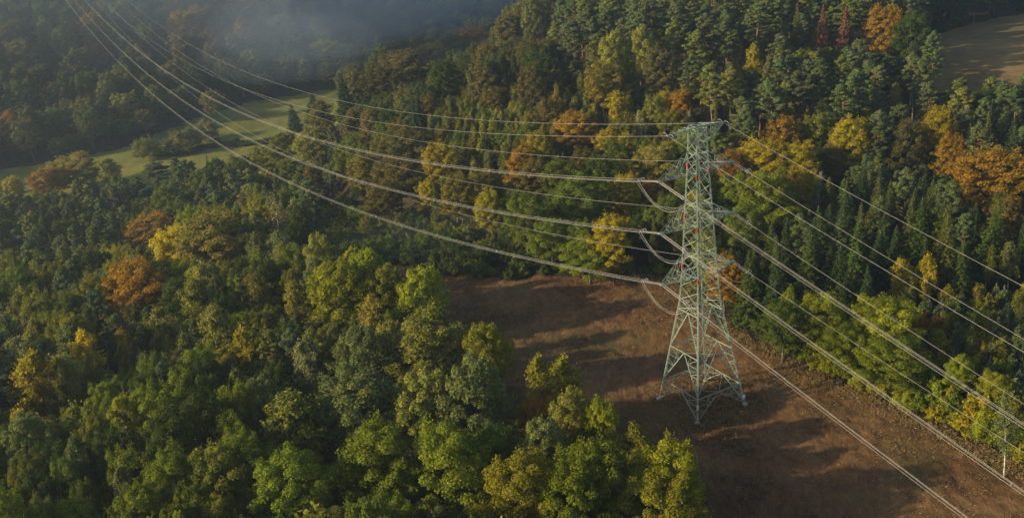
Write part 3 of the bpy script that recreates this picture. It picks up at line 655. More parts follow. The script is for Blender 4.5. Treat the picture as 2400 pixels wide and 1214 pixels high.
HPX = np.array([t['px'] for t in HV]); HPY = np.array([t['py'] for t in HV]); HD = np.array([t['d'] for t in HV]); HRP = np.array([t['r'] for t in HV]) / HD * F_PX; HHP = np.array([t['h'] * .36 for t in HV]) / HD * F_PX
def hides_hero(px, py, d, r, h):
    rp, hp = r / d * F_PX, h * .36 / d * F_PX
    return bool(((d < HD) & (np.abs(HPX - px) < rp * .85 + HRP * .75) & (py - hp < HPY + HHP * .45) & (py + hp > HPY - HHP)).any())
N_TRY = 190000
ux = RNG.random(N_TRY); uy = RNG.random(N_TRY)
yy = 105 + (1150 - 105) * uy ** .72; xx = (-.62 * yy - 25) + ux * (1.32 * yy + 60)
gz = ground(xx, yy)
pp = project(np.c_[xx, yy, gz + 13]); pb = project(np.c_[xx, yy, gz])
in_clear = inside(CLEAR_W, xx, yy) | inside(MEADOW_W, xx, yy) | inside(FIELD_W, xx, yy)
no_crown = inside(np.array(NO_CROWN, float), pp[:, 0], pp[:, 1])
wire_box = (np.hypot(xx - 34.3, yy - 174.6) < 12)
for i in np.nonzero(~(in_clear | wire_box))[0]:
    px, py = pp[i, 0], pp[i, 1]
    if px < -260 or px > 2760 or py > 1460 or py < -75: continue
    gx = int(min(24, max(0, (px + rs.uniform(-30, 30)) // 100))); gy = int(min(12, max(0, (py + rs.uniform(-28, 28)) // 100)))
    Z = GRID[gy][gx]
    if Z == '.':
        continue
    if px > 1840 and pb[i, 1] > np.interp(px, [1840, 1900, 2050, 2300, 2420], [840, 872, 936, 1052, 1108]) - 105: Z = 'E'
    mix = MIX[Z]; w = rs.choices(mix, [m[0] for m in mix])[0]
    h = rs.uniform(w[2], w[3]); r = h * w[4] * rs.uniform(.85, 1.15)
    small = w[1] in ('shrub', 'young_pine', 'sapling', 'feather')
    if no_crown[i] and not (small and Z in 'EFGT'): continue
    if under_wires(xx[i], yy[i], gz[i], h, r):
        w = (1, 'feather' if rs.random() < .7 else 'shrub', 0, 0, 0, ['deep', 'green', 'olive']); h = rs.uniform(3, 7); r = h * .55
        if under_wires(xx[i], yy[i], gz[i], h, r): continue
    if px > 2100 and py < 330:
        tpx = project([[xx[i], yy[i], gz[i] + h]])[0]
        if inside(np.array([(2175, 95), (2600, -20), (2600, 200), (2400, 165), (2300, 178), (2190, 172)], float), tpx[:1], tpx[1:2])[0]: continue
    for _ in range(3):
        cp = project([[xx[i], yy[i], gz[i] + .68 * h]])[0]
        if not hides_hero(cp[0], cp[1], cp[2], r, h): break
        h *= .74; r *= .86
    else:
        continue
    if clash(xx[i], yy[i], r, TIGHT.get(Z, .80)): continue
    claim(xx[i], yy[i], r)
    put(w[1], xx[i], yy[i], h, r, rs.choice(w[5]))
    TREES[-1]['zone'] = Z
print("trees", len(TREES))
from collections import Counter
print(Counter(PROTO[t['key']][0][0] for t in TREES))

# ------------------------------------------------------------------ standing them up
_top = project(np.array([[t['x'], t['y'], t['z'] + .97 * t['h']] for t in TREES])); _px = np.array([t['px'] for t in TREES]); _py = np.array([t['py'] for t in TREES]); _d = np.array([t['d'] for t in TREES])
_rp = np.array([t['r'] for t in TREES]) / _d * F_PX; _hp = np.array([t['h'] * .33 for t in TREES]) / _d * F_PX
for i, t in enumerate(TREES):           # a tree whose top and shoulders all lie behind nearer crowns shows nothing
    near = np.nonzero((_d < _d[i] - 2) & (np.abs(_px - _px[i]) < _rp + _rp[i]))[0]
    t['hidden'] = all(bool(((((_top[i, 0] + k * _rp[i] - _px[near]) / (_rp[near] * .9)) ** 2 + ((_top[i, 1] + v * _hp[i] - _py[near]) / (_hp[near] * .9)) ** 2) < 1).any()) for k, v in ((0, 0), (-.6, .7), (.6, .7), (0, .8)))
def vis_size(t):
    on = -40 < t['px'] < 2440 and -60 < t['py'] < 1290
    return (t['r'] / t['d']) * (1.0 if on else .02) * (10 if t['hero'] else 1) * (.05 if t['hidden'] else 1)
COUNT = Counter(); REST = []
order = sorted(TREES, key=vis_size, reverse=True)
for t in order:
    key = t['key']; kind = PROTO[key][0][0]
    t['solo'] = COUNT[kind] < 300; COUNT[kind] += 1
    k = rs.randrange(len(PROTO[key])); kind, tm, cm, h0, r0 = PROTO[key][k]
    rgba = C_[t['c']]; v = rs.uniform(.82, 1.2); g = rs.uniform(.93, 1.07)
    t['rgba'] = (rgba[0] * v * g, rgba[1] * v, rgba[2] * v / g, rgba[3])
    sc = (t['r'] / r0 * rs.uniform(.88, 1.12), t['r'] / r0 * rs.uniform(.88, 1.12), t['h'] / h0)
    rot = (rs.gauss(0, .035), rs.gauss(0, .035), rs.uniform(0, 6.283))
    t['sc'] = sc
    if not t['solo']:
        if not t['hidden']: REST.append((t, k, sc, rot))
        continue
    e = bpy.data.objects.new(kind, None); e.empty_display_size = 1; col.objects.link(e)
    e.location = (t['x'], t['y'], t['z'] - .15); e.rotation_euler = rot; e.scale = sc
    tr = bpy.data.objects.new("trunk" if kind != 'shrub' else "stems", tm); tr.parent = e; col.objects.link(tr)
    cr = bpy.data.objects.new("crown", cm); cr.parent = e; cr.color = t['rgba']; col.objects.link(cr)
    t['obj'] = e
    e['category'] = 'shrub' if kind == 'shrub' else 'tree'

# ------------------------------------------------------------------ saying which tree is which
COLOUR = dict(green='mid green', deep='dark green', lush='bright green', lime='lime green', yellowgreen='yellow green', olive='olive', greygreen='grey green', palegreen='pale green', ochre='ochre', gold='golden', yellow='yellow',
              orange='orange', rust='rusty', brown='brown', dullbrown='dull brown', redbrown='red brown', pine='blue green', pinegrey='grey green', pinelight='light green', spruce='blackish green', sprucelight='olive', bluepine='blue grey',
              silver='silvery', farbrown='brown', fargreen='mid green', farolive='olive')
NOUN = dict(oak_tree='broadleaf tree', beech_tree='beech', aspen_tree='aspen', birch_tree='birch', pine_tree='pine', bushy_pine='bushy pine', spruce_tree='spruce', young_pine='young pine', birch_sapling='birch sapling', shrub='bush', dead_tree='dead tree', willow_tree='willow')
PLURAL = dict(oak_tree='broadleaf trees', beech_tree='beeches', aspen_tree='aspens', birch_tree='birches', pine_tree='pines', bushy_pine='bushy pines', spruce_tree='spruces', young_pine='young pines', birch_sapling='birch saplings', shrub='bushes', dead_tree='dead trees', willow_tree='willows')
PLACE = dict(H='on the misty far hill', h='on the misty far hill', D='on the spur above the valley', P='of the tall stand up the slope', Q='below the bare field', S='of the dark conifer stand', B='on the slope behind the wires', G='at the back of the clearing',
             Y='of the young plantation', L='of the wood below the meadow', M='of the mixed wood', W='along the clearing', K='of the golden clump', O='of the lower wood', F='under the valley span', T='of the mixed plantation', E='along the edge of the felled strip')
ANCHOR = [(362, 545, "orange-topped beech cresting the wood"), (412, 588, "golden beech below the orange-topped one"), (500, 568, "broad ochre beech cresting the wood"), (318, 678, "rust-orange beech amid dark crowns"), (648, 505, "sparse silvery birch above the wood"),
    (465, 695, "olive birch below the ochre beech"), (620, 685, "ochre birch amid green crowns"), (215, 820, "bright yellow birch in the mixed wood"), (280, 822, "small orange birch by the yellow"), (60, 900, "broad golden birch clump"), (578, 812, "small gold birch in mid wood"),
    (715, 845, "slim silvery birch in mid wood"), (697, 985, "big olive birch with white stems"), (872, 655, "lime aspen at the wood's tip"), (795, 690, "broad lime aspen behind the tip"), (990, 700, "lime aspen over the clearing"), (865, 745, "ochre birch under the lime aspens"),
    (985, 835, "pale aspen by the clearing"), (845, 955, "large grey-green aspen down the wood"), (1120, 945, "tall greyish aspen by the clearing"), (1250, 985, "small orange beech among aspens"), (1318, 895, "yellow-green birch touching the clearing"), (1262, 1070, "aspen below the small orange beech"),
    (1508, 1062, "lone olive birch by the clearing"), (1570, 1130, "lime oak by the pylon's clearing"), (1060, 1110, "wide bright oak at the bottom"), (1215, 1160, "yellow-green oak at the bottom"), (880, 1100, "bright oak below the large aspen"), (700, 1150, "bright oak below the olive birch"),
    (30, 438, "small yellow beech by the meadow"), (112, 425, "orange beech by the meadow"), (180, 395, "ochre beech bordering the meadow"), (262, 395, "pale birch bordering the meadow"), (341, 336, "round lone willow on the meadow"), (428, 318, "wide grey willow on the meadow"), (476, 298, "silvery willow on the meadow"), (550, 326, "lone dark bush on the meadow"),
    (728, 240, "dark spruce at the meadow's end"), (758, 268, "brown birch at the meadow's end"), (672, 345, "olive aspen beside the meadow"), (1722, 405, "rusty beech beside the pylon neck"), (1783, 385, "golden beech beside the rusty one"), (1874, 388, "golden beech under tall pines"), (1838, 335, "orange beech above the golden ones"),
    (2003, 335, "gold topped beech among pines"), (2197, 322, "gold beech below the bare field"), (2335, 425, "huge orange beech above the plantation"), (2130, 345, "dull brown tree between gold beeches"), (1795, 465, "bright oak beside the pylon"), (1868, 442, "small gold beech beside bright oak"),
    (1924, 66, "first red-brown dead spruce"), (1972, 68, "second red-brown dead spruce"), (1872, 62, "dull brown dying spruce"), (2070, 72, "orange beech beside the bare field"), (1432, 140, "pale aspen before the pine stand"), (1512, 128, "second pale aspen before the pines"), (1352, 105, "tall grey pine with bare stem"),
    (1420, 200, "ochre beech under the pale aspen"), (1705, 100, "tall bare-stemmed pine in mid stand"), (1768, 140, "golden birch between pine stems"), (1925, 745, "lime oak edging the felled strip"), (2075, 755, "broad yellow-green oak under wires"), (2368, 985, "white-stemmed birch by the strip"),
    (2110, 650, "golden birch beyond young pines"), (2172, 645, "second golden birch beyond young pines"), (2150, 748, "orange bush among young pines"), (2310, 705, "olive bush among young pines"), (2370, 605, "grey-green birch above the plantation"), (1916, 445, "bleached dead tree among conifers"),
    (930, 420, "brown beech under the valley wires"), (1035, 382, "gold beech under the valley wires"), (1252, 425, "brown beech behind the triple wires"), (1435, 570, "gold beech behind the long arms"), (1372, 470, "green oak behind the long arms"), (1290, 560, "bright oak behind the clearing"), (1350, 310, "orange beech under the earth wires"),
    (1545, 390, "ochre beech beside the top arm"), (1010, 130, "ochre beech on the spur's skyline"), (1110, 90, "orange beech on the spur's skyline"), (890, 200, "dull beech at the spur's foot"), (1165, 235, "brown beech in the plantation"), (1508, 300, "sparse silvery birch on the slope"),
    (500, 240, "brown crown above the meadow"), (575, 22, "orange crown atop the far hill"), (432, 62, "orange crown on the far ridge"), (15, 300, "orange crown below the far hill"), (290, 255, "pale crown low on the far hill"), (590, 150, "grey green crown behind the mist"), (765, 125, "pale crown beyond the spur"),
    (180, 150, "olive crown under the vanishing wires"), (900, 60, "misty green crown above the spur"), (660, 70, "olive crown in the mist"), (50, 130, "brown crown high on the far hill"), (1150, 25, "misty crown behind the skyline"), (130, 290, "green crown below the far hill"), (400, 180, "olive crown beside the drooping wires")]
ORD = ["", "second ", "third ", "fourth ", "fifth ", "sixth ", "seventh ", "eighth ", "ninth ", "tenth ", "eleventh ", "twelfth ", "thirteenth ", "fourteenth ", "fifteenth ", "sixteenth ", "seventeenth ", "eighteenth ", "nineteenth ", "twentieth "]
solo = [t for t in TREES if t.get('obj')]
for ax, ay, phrase in ANCHOR:
    best = min((t for t in solo if t['hero'] and 'anchor' not in t and t['label'] is None), key=lambda t: (t['px'] - ax) ** 2 + (t['py'] - ay) ** 2)
    best['anchor'] = phrase; best['obj']['label'] = phrase
anchors = [t for t in solo if 'anchor' in t]
AX = np.array([[t['px'], t['py']] for t in anchors])
classes = {}
for t in solo:
    kind = PROTO[t['key']][0][0]
    z = t.get('zone') or ('E' if t['label'] == 'edge' else GRID[int(min(12, max(0, t['py'] // 100)))][int(min(24, max(0, t['px'] // 100)))])
    t['obj']['group'] = (PLURAL[kind] + " " + PLACE.get(z, 'around the meadow')) if t['label'] != 'bank_shade' else 'dark bushes added for the shaded bank across the meadow'
    if 'anchor' in t: continue
    d = AX - [t['px'], t['py']]; i = int(np.argmin((d * d).sum(1))); dx, dy = -d[i]
    a = anchors[i]
    if abs(dy) > abs(dx) * .8: rel = "behind" if dy < 0 else "in front of"
    else: rel = "pylon side of" if (dx > 0) == (a['px'] < 1645) else "outer side of"
    size = 'tall ' if t['h'] > 20.5 else 'small ' if t['h'] < 8 and kind not in ('shrub', 'young_pine', 'birch_sapling') else ''
    classes.setdefault((size + COLOUR[t['c']] + " " + NOUN[kind], rel, a['anchor']), []).append((dx * dx + dy * dy, t))
for (what, rel, anch), ts in classes.items():
    ts.sort(key=lambda p: p[0])
    for i, (_d, t) in enumerate(ts):
        o = ORD[i] if i < len(ORD) else f"{i + 1}th "
        t['obj']['label'] = f"{o}{what} {rel} the {anch}"


# ------------------------------------------------------------------ trees past the 300 of a kind: one object
def far_leaf_mat():
    m = LEAF['broad'].copy(); m.name = "distant_leaves"; n = m.node_tree.nodes; l = m.node_tree.links
    oi = next(x for x in n if x.type == 'OBJECT_INFO'); va = n.new("ShaderNodeVertexColor"); va.layer_name = "crown_colour"
    for s in [x for x in l if x.from_node == oi and x.from_socket.name in ("Color", "Alpha")]:
        to = s.to_socket; src = va.outputs["Color" if s.from_socket.name == "Color" else "Alpha"]; l.remove(s); l.new(src, to)
    return m
def build_rest():
    if not REST: return
    Vs, Cs, Ts = [], [], []
    cache = {}
    for t, k, sc, rot in REST:
        kk = (t['key'], k)
        if kk not in cache:
            cm = PROTO[t['key']][k][2]; a = np.empty(len(cm.vertices) * 3, np.float32); cm.vertices.foreach_get("co", a); a = a.reshape(-1, 4, 3)
            m0 = min(len(a), 1400); f = math.sqrt(len(a) / m0) * .85; a = a[RNG.permutation(len(a))[:m0]]; c = a.mean(1, keepdims=True); cache[kk] = c + (a - c) * max(1, f)
        a = cache[kk]; ca, sa = math.cos(rot[2]), math.sin(rot[2]); b = a * np.array(sc)
        b = np.stack([b[..., 0] * ca - b[..., 1] * sa + t['x'], b[..., 0] * sa + b[..., 1] * ca + t['y'], b[..., 2] + t['z'] - .15], -1)
        Vs.append(b.reshape(-1, 3)); Cs.append(np.tile(np.array(t['rgba'], np.float32), (len(a), 1))); Ts.append(RNG.random(len(a)))
    V = np.concatenate(Vs); nf = len(V) // 4
    me = mesh_from("distant_wood", V, np.arange(nf * 4).reshape(nf, 4), far_leaf_mat(), False, np.concatenate(Ts))
    ca = me.color_attributes.new("crown_colour", 'FLOAT_COLOR', 'POINT'); ca.data.foreach_set("color", np.repeat(np.concatenate(Cs), 4, 0).astype(np.float32).ravel())
    add("distant_wood", me, None, kind="stuff", label="far mass of smaller and half hidden tree crowns filling the wooded slopes", category="wood")
build_rest()

# ------------------------------------------------------------------ the pylon
ZL = [0, 21.5, 27.79, 37.64, 47.30, 52.6, 55.2]; HL = [5.86, 2.72, 2.28, 1.84, 1.36, 1.18, 1.10]
def half(z): return float(np.interp(z, ZL, HL))
SG = {'front': (-1, -1), 'valley': (-1, 1), 'road': (1, -1), 'back': (1, 1)}
def corner(k, z): a, b = SG[k]; w = half(z); return TO + TU * a * w + TN * b * w + np.array([0, 0, z])
pylon = bpy.data.objects.new("lattice_pylon", None); col.objects.link(pylon)
pylon['category'] = "pylon"; pylon['label'] = "tall pale green steel lattice pylon standing alone in the brown felled strip"
FACES = [('front', 'valley'), ('front', 'road'), ('road', 'back'), ('valley', 'back')]
for k in SG:
    m = MB()
    for z0, z1 in zip(ZL[:-1], ZL[1:]): m.bar(corner(k, z0 + (0.45 if z0 == 0 else 0)), corner(k, z1), .31 if z0 < 20 else .26, .29 if z0 < 20 else .22)
    m.build("leg", STEEL, pylon)
    f = MB(); c = corner(k, 0); f.tube([c + [0, 0, -.4], c + [0, 0, .75], c + [0, 0, .95]], [.62, .55, .40], 12); f.build("footing", CONCRETE, pylon)
mid = lambda a, b, t=.5: a + (b - a) * t
lo = MB()
HZ = [5.0, 12.4, 20.3]; LOW = [.9, 5.3, 12.7]
for a, b in FACES:
    for z, zl in zip(HZ, LOW):
        A, B = corner(a, z), corner(b, z); Mi = mid(A, B); lo.angle(A, B, .26)
        for k, q in ((a, A), (b, B)):
            Lw = corner(k, zl); lo.angle(Mi, Lw, .25)
            n_sub = 3 if z < 6 else 4
            for j in range(1, n_sub):                              # secondary members between the strut and the leg
                p = mid(Mi, Lw, j / n_sub); zz = zl + (z - zl) * (1 - j / n_sub); g = corner(k, zz); lo.angle(p, g, .13)
                g2 = corner(k, zl + (z - zl) * (1 - (j - .5) / n_sub)) if j > 1 else q; lo.angle(p, g2, .12)
            lo.angle(mid(Mi, q, .5), mid(Mi, Lw, .5 if z > 6 else .55), .12)
            lo.angle(mid(Mi, q, .5), mid(Mi, Lw, .25), .11)
for z in HZ:                                                       # flat diaphragms
    ms = [mid(corner(a, z), corner(b, z)) for a, b in (('front', 'valley'), ('valley', 'back'), ('back', 'road'), ('road', 'front'))]
    for i in range(4): lo.angle(ms[i], ms[(i + 1) % 4], .14)
lo.build("lower_bracing", STEEL, pylon)
up = MB()
levels = [20.3, 22.2, 25.0, 27.79] + list(np.linspace(27.79, 37.64, 5)[1:]) + list(np.linspace(37.64, 47.30, 5)[1:]) + [49.3, 51.2, 53.2, 55.1]
for a, b in FACES:
    for z0, z1 in zip(levels[:-1], levels[1:]):
        A0, B0, A1, B1 = corner(a, z0), corner(b, z0), corner(a, z1), corner(b, z1)
        up.angle(A0, B1, .17); up.angle(B0, A1, .17)
        if z0 < 47:                                               # short redundants off the crossing
            X = mid(A0, B1, np.linalg.norm(A0 - B0) / (np.linalg.norm(A0 - B0) + np.linalg.norm(A1 - B1)))
            up.angle(mid(A0, X, .5), corner(a, z0 + (z1 - z0) * .38), .09); up.angle(mid(B0, X, .5), corner(b, z0 + (z1 - z0) * .38), .09)
    for z in (27.79, 37.64, 47.30, 31.5, 41.2, 50.6, 55.1, 52.6): up.angle(corner(a, z), corner(b, z), .18)
for z in (27.79, 31.5, 37.64, 41.2, 47.3, 50.6, 55.1):
    up.angle(corner('front', z), corner('back', z), .13); up.angle(corner('valley', z), corner('road', z), .13)
up.build("body_bracing", STEEL, pylon)

ARMZ = [27.79, 37.64, 47.30]
def crossarm(side, z, length, rise, name="crossarm"):
    m = MB(); ks = ('front', 'valley') if side < 0 else ('road', 'back')
    tip = loc(side * length, 0, z)
    e = .28
    b = [corner(k, z) for k in ks]; t = [corner(k, z + rise) for k in ks]
    tb = [tip + TN * (-e), tip + TN * e]
    for i in range(2):
        m.angle(b[i], tb[i], .26); m.angle(t[i], tb[i] + [0, 0, .12], .20)
        N = 3
        for j in range(1, N + 1):
            p = mid(b[i], tb[i], j / (N + 1)); q = mid(t[i], tb[i], j / (N + 1)); q0 = mid(t[i], tb[i], (j - 1) / (N + 1))
            m.angle(p, q, .11); m.angle(p, q0, .12)
    N = 4
    for j in range(N):
        p0, p1 = mid(b[0], tb[0], j / N), mid(b[1], tb[1], j / N); q0, q1 = mid(b[0], tb[0], (j + 1) / N), mid(b[1], tb[1], (j + 1) / N)
        m.angle(p0, q1, .12); m.angle(p1, q0, .12)
        if j: m.angle(p0, p1, .11)
        if j in (1, 2, 3): m.angle(mid(t[0], tb[0], j / N), mid(t[1], tb[1], j / N), .10)
    m.box(tip + [0, 0, 0], (.95, .75, .12), PSI)
    m.build(name, STEEL, pylon)
for z in ARMZ: crossarm(-1, z, A_LONG, 3.75); crossarm(1, z, A_SHORT, 3.75)
for side, ln in ((-1, E_LONG), (1, E_SHORT)):
    m = MB(); ks = ('front', 'valley') if side < 0 else ('road', 'back'); tip = loc(side * ln, 0, 55.0)
    for k, s in zip(ks, (-1, 1)):
        tt = tip + TN * .18 * s; top = corner(k, 55.1) + [0, 0, .55]; bot = corner(k, 52.4)
        m.angle(top, tt + [0, 0, .1], .2); m.angle(bot, tt, .2); m.angle(corner(k, 55.1), top, .16)
        N = 4
        for j in range(1, N):
            p, q, q0 = mid(bot, tt, j / N), mid(top, tt + [0, 0, .1], j / N), mid(top, tt + [0, 0, .1], (j - 1) / N); m.angle(p, q, .11); m.angle(p, q0, .11)
    for N, za, zb in ((4, 55.65, 55.1), (4, 52.4, 55.0)):
        for j in range(N):
            f = lambda k, s, q: mid(corner(k, min(za, 55.1)) + [0, 0, max(0, za - 55.1)], tip + TN * .18 * s + [0, 0, zb - 55.0], q)
            m.angle(f(ks[0], -1, j / N), f(ks[1], 1, (j + 1) / N), .11); m.angle(f(ks[1], 1, j / N), f(ks[0], -1, (j + 1) / N), .11)
            m.angle(f(ks[0], -1, j / N), f(ks[1], 1, j / N), .10)
    m.box(tip + [0, 0, .05], (.5, .5, .12), PSI)
    m.build("earthwire_arm", STEEL, pylon)
m = MB()                                                          # ridge joining the two earthwire arms over the body
for s in (-1, 1):
    a = loc(-half(55.1), s * half(55.1), 55.65); b = loc(half(55.1), s * half(55.1), 55.65); m.angle(a, b, .2); m.angle(a, loc(half(55.1), -s * half(55.1), 55.65), .13)
m.build("top_frame", STEEL, pylon)
for k, z in (('front', 2.6), ('valley', 2.2), ('front', 27.2), ('valley', 28.9), ('front', 37.0), ('valley', 38.7), ('front', 46.6), ('valley', 48.3), ('road', 47.4)):
    m = MB(); m.box(corner(k, z), (.34, .34, .75), PSI); m.build("marker_plate", RED, pylon)
m = MB(); m.box(corner('road', 2.3) - TN * .28, (.55, .08, .7), PSI); m.build("number_plate", WHITE, pylon)
m = MB(); m.box(loc(-.2, -half(54.2) - .1, 54.3), (.55, .08, .5), PSI); m.build("number_plate", WHITE, pylon)

# ------------------------------------------------------------------ what lies on the clearing
def litter():
    n = 230000
    lo_, hi_ = CLEAR_W.min(0), CLEAR_W.max(0)
    P = lo_ + RNG.random((n, 2)) * (hi_ - lo_); P = P[inside(CLEAR_W, P[:, 0], P[:, 1])]
    pat = vnoise(P[:, 0], P[:, 1], 7, 41) * .6 + vnoise(P[:, 0], P[:, 1], 2.2, 42) * .5
    P = P[pat + RNG.normal(size=len(P)) * .25 > .02]
    n = len(P); z = ground(P[:, 0], P[:, 1]) + .12 + rough_clear(P[:, 0], P[:, 1])
    Q = np.c_[P, z + .10]
    d = np.c_[RNG.normal(size=n) * 1.7 + .4, RNG.normal(size=n) * .6, RNG.uniform(.0, .5, n)]
    V, Fq = leaves(Q, np.c_[RNG.normal(size=(n, 2)) * .6, np.ones(n)], RNG.uniform(.035, .085, n), 7.5, 0, d)
    tint = RNG.random(len(Fq)); o = add("forest_litter", mesh_from("forest_litter", V, Fq, TUFT_M, False, tint), None, kind="stuff", label="trampled brown grass, bark and twigs strewn over the felled strip", category="litter")
    # taller straw-coloured grass along the wood's edge, round the pylon's feet and in loose patches
    pts = []
    E_ = px_poly([(1400, 655), (1560, 662), (1640, 708), (1720, 780), (1800, 823), (1900, 880), (2050, 944), (2200, 1014), (2300, 1060), (2420, 1116)])
    for a, b in zip(E_[:-1], E_[1:]):
        m = int(np.linalg.norm(b - a) * 130); t = RNG.random((m, 1)); pts.append(a + (b - a) * t + np.c_[RNG.normal(size=m) * 1.3 - .9, RNG.normal(size=m) * 1.6])
    for k in SG:
        m = 500; pts.append(corner(k, 0)[:2] + RNG.normal(size=(m, 2)) * 1.7)
    m = 2600; pts.append(TO[:2] + RNG.uniform(-7.5, 7.5, (m, 1)) * TU[:2] + RNG.uniform(-7.5, 7.5, (m, 1)) * TN[:2])
    m = 7500; P = lo_ + RNG.random((m * 3, 2)) * (hi_ - lo_); P = P[inside(CLEAR_W, P[:, 0], P[:, 1])]
    P = P[vnoise(P[:, 0], P[:, 1], 11, 45) + .4 * vnoise(P[:, 0], P[:, 1], 3, 46) > .22]; pts.append(P)
    P = np.concatenate(pts); n = len(P); z = ground(P[:, 0], P[:, 1]) + .12 + rough_clear(P[:, 0], P[:, 1])
    V, Fq = leaves(np.c_[P, z + .22], np.c_[RNG.normal(size=(n, 2)), np.full(n, .5)], RNG.uniform(.06, .14, n), 4.6, 0, np.c_[RNG.normal(size=(n, 2)) * .7, np.ones(n)])
    add("dry_grass", mesh_from("dry_grass", V, Fq, STRAW_M, False, RNG.random(len(Fq))), None, kind="stuff", label="straw coloured dry grass along the wood edge and round the pylon feet", category="grass")
    mb = MB(); m = 1500; P = lo_ + RNG.random((m, 2)) * (hi_ - lo_); P = P[inside(CLEAR_W, P[:, 0], P[:, 1])]
    for x, y in P:
        z = float(ground(x, y) + .22 + rough_clear(x, y)); a = RNG.normal() * .7 + .3; L = RNG.uniform(.3, 1.5) / 2
        dv = np.array([math.cos(a) * L, math.sin(a) * L, RNG.normal() * .08]); w = RNG.uniform(.03, .08); mb.bar(np.array([x, y, z]) - dv, np.array([x, y, z]) + dv, w, w * .5)
    mb.build("brash", BRASH_M, None, kind="stuff", label="cut branches and sticks left lying on the brown felled strip", category="brash")
def tint_mat(name, c1, c2):
    m, n, l, b = new_mat(name); at = n.new("ShaderNodeAttribute"); at.attribute_name = "tint"; mx = n.new("ShaderNodeMix"); mx.data_type = 'RGBA'
    mx.inputs["A"].default_value = (*c1, 1); mx.inputs["B"].default_value = (*c2, 1); l.new(at.outputs["Fac"], mx.inputs["Factor"]); l.new(mx.outputs["Result"], b.inputs["Base Color"])
    b.inputs["Roughness"].default_value = .95; b.inputs["Specular IOR Level"].default_value = .1; return m
TUFT_M = tint_mat("trampled_litter", (.050, .026, .013), (.290, .180, .080)); STRAW_M = tint_mat("straw_grass", (.085, .062, .022), (.230, .160, .068)); BRASH_M = plain("cut_branches", (.125, .088, .055), .9, 0, .4, .5)
litter()

# ------------------------------------------------------------------ insulators, wires and jumpers
WIRE_R = {'far': .027, 'near': .021}
ends = {}
for k in 'ABCDEFGH':
    ty = ATT[k][2]
    for span in ('far', 'near'):
        fn, L = span_fn(k, span)
        L0 = .3 if ty == 'e' else {('b', 'far'): 6.0, ('b', 'near'): 8.0, ('s', 'far'): 5.0, ('s', 'near'): 5.6}[(ty, span)]; RL = L0 - 1.25
        p0 = fn(0); d = fn(L0 / L) - p0; d /= np.linalg.norm(d); sd_ = np.cross(d, [0, 0, 1.]); sd_ /= np.linalg.norm(sd_); u_ = np.cross(sd_, d)
        offs = [(0, .28), (-.24, -.14), (.24, -.14)] if ty == 'b' else [(0, 0)]
        if ty == 'b' and span == 'near': offs = [(.10, .34), (-.22, -.14), (.22, -.20)]
        where = "over the valley" if span == 'far' else "over the felled strip"
        if ty != 'e':
            st = bpy.data.objects.new("insulator_set", None); col.objects.link(st); st.location = p0
            st['category'] = "insulator"; st['label'] = f"twin insulator string on the {ARM_WORD[k]} holding the {SPAN[span]} wires"
            st['group'] = "insulator strings on the pylon arms"
            for s in (-1, 1):
                m = MB(); q = sd_ * s * .24; npt = 60
                pts = [q + d * (.35 + (RL - .0) * i / npt) for i in range(npt + 1)]; m.tube(pts, [.045 if i % 2 else .09 for i in range(npt + 1)], 7)
                m.build("insulator_rod", GLAZE, st)
            m = MB(); m.bar([0, 0, 0], d * .4, .10); m.bar(-sd_ * .34 + d * .34, sd_ * .34 + d * .34, .09); m.build("yoke_plate", GALV, st)
            m = MB(); m.bar(-sd_ * .36 + d * (L0 - .85), sd_ * .36 + d * (L0 - .85), .10); m.bar(d * (L0 - .85), d * (L0 - .35), .10)
            for o in offs: m.bar(d * (L0 - .4), d * (L0 - .02) + sd_ * o[0] + u_ * o[1], .07)
            m.build("yoke_plate", GALV, st)
            for s in (-1, 1):
                m = MB(); c = d * (L0 - 1.1) + sd_ * s * .30 + u_ * .22
                m.tube([c + (d * math.cos(a) * .42 + u_ * math.sin(a) * .30) for a in np.linspace(-.6, 4.4, 14)], .035, 5); m.build("arcing_horn", GALV, st)
        n_seg = 120 if span == 'far' else 60
        for oi, o in enumerate(offs):
            rv = sd_ * o[0] + u_ * o[1]
            ts = L0 / L + (1 - L0 / L) * np.linspace(0, 1, n_seg) ** 1.5
            m = MB(); m.tube([fn(t) + rv for t in ts], WIRE_R[span], 5)
            if ty == 'e': nm, lb, ct = "earth_wire", f"thin earth wire running from the {ARM_WORD[k]} {where}", "wire"
            elif ty == 'b': nm, lb, ct = "conductor", f"{('upper', 'outer lower', 'inner lower')[oi]} strand of the three wires from the {ARM_WORD[k]} {where}", "wire"
            else: nm, lb, ct = "conductor", f"single grey wire from the {ARM_WORD[k]} {where}", "wire"
            m.build(nm, ALU, None, True, label=lb, category=ct, group="wires of the power line")
            ends.setdefault((k, span), []).append(fn(L0 / L) + rv)
        if ty == 'b':
            for q, dist in enumerate([60, 130, 205, 290] if span == 'far' else [{'D': 75, 'F': 71, 'H': 67}[k]]):
                c = fn(dist / L); m = MB()
                for i in range(3):
                    o, o2 = offs[i], offs[(i + 1) % 3]; m.bar(c + sd_ * o[0] + u_ * o[1], c + sd_ * o2[0] + u_ * o2[1], .055)
                word = ("first", "second", "third", "fourth")[q] + " " if span == 'far' else ""
                m.build("spacer", GALV, None, label=f"small {word}spacer clamp on the triple wires from the {ARM_WORD[k]} {where}", category="spacer", group="spacers on the triple wires")
        if ty == 'e':
            m = MB(); m.tube([fn(.4 / L) + u_ * .02 + (d * .7 * math.cos(a) + u_ * .55 * math.sin(a)) + d * .5 for a in np.linspace(3.0, .1, 8)], .035, 5)
            m.build("earth_loop", ALU, None, True, label=f"small bent loop of earth wire at the {ARM_WORD[k]} end of the {SPAN[span]}", category="wire")
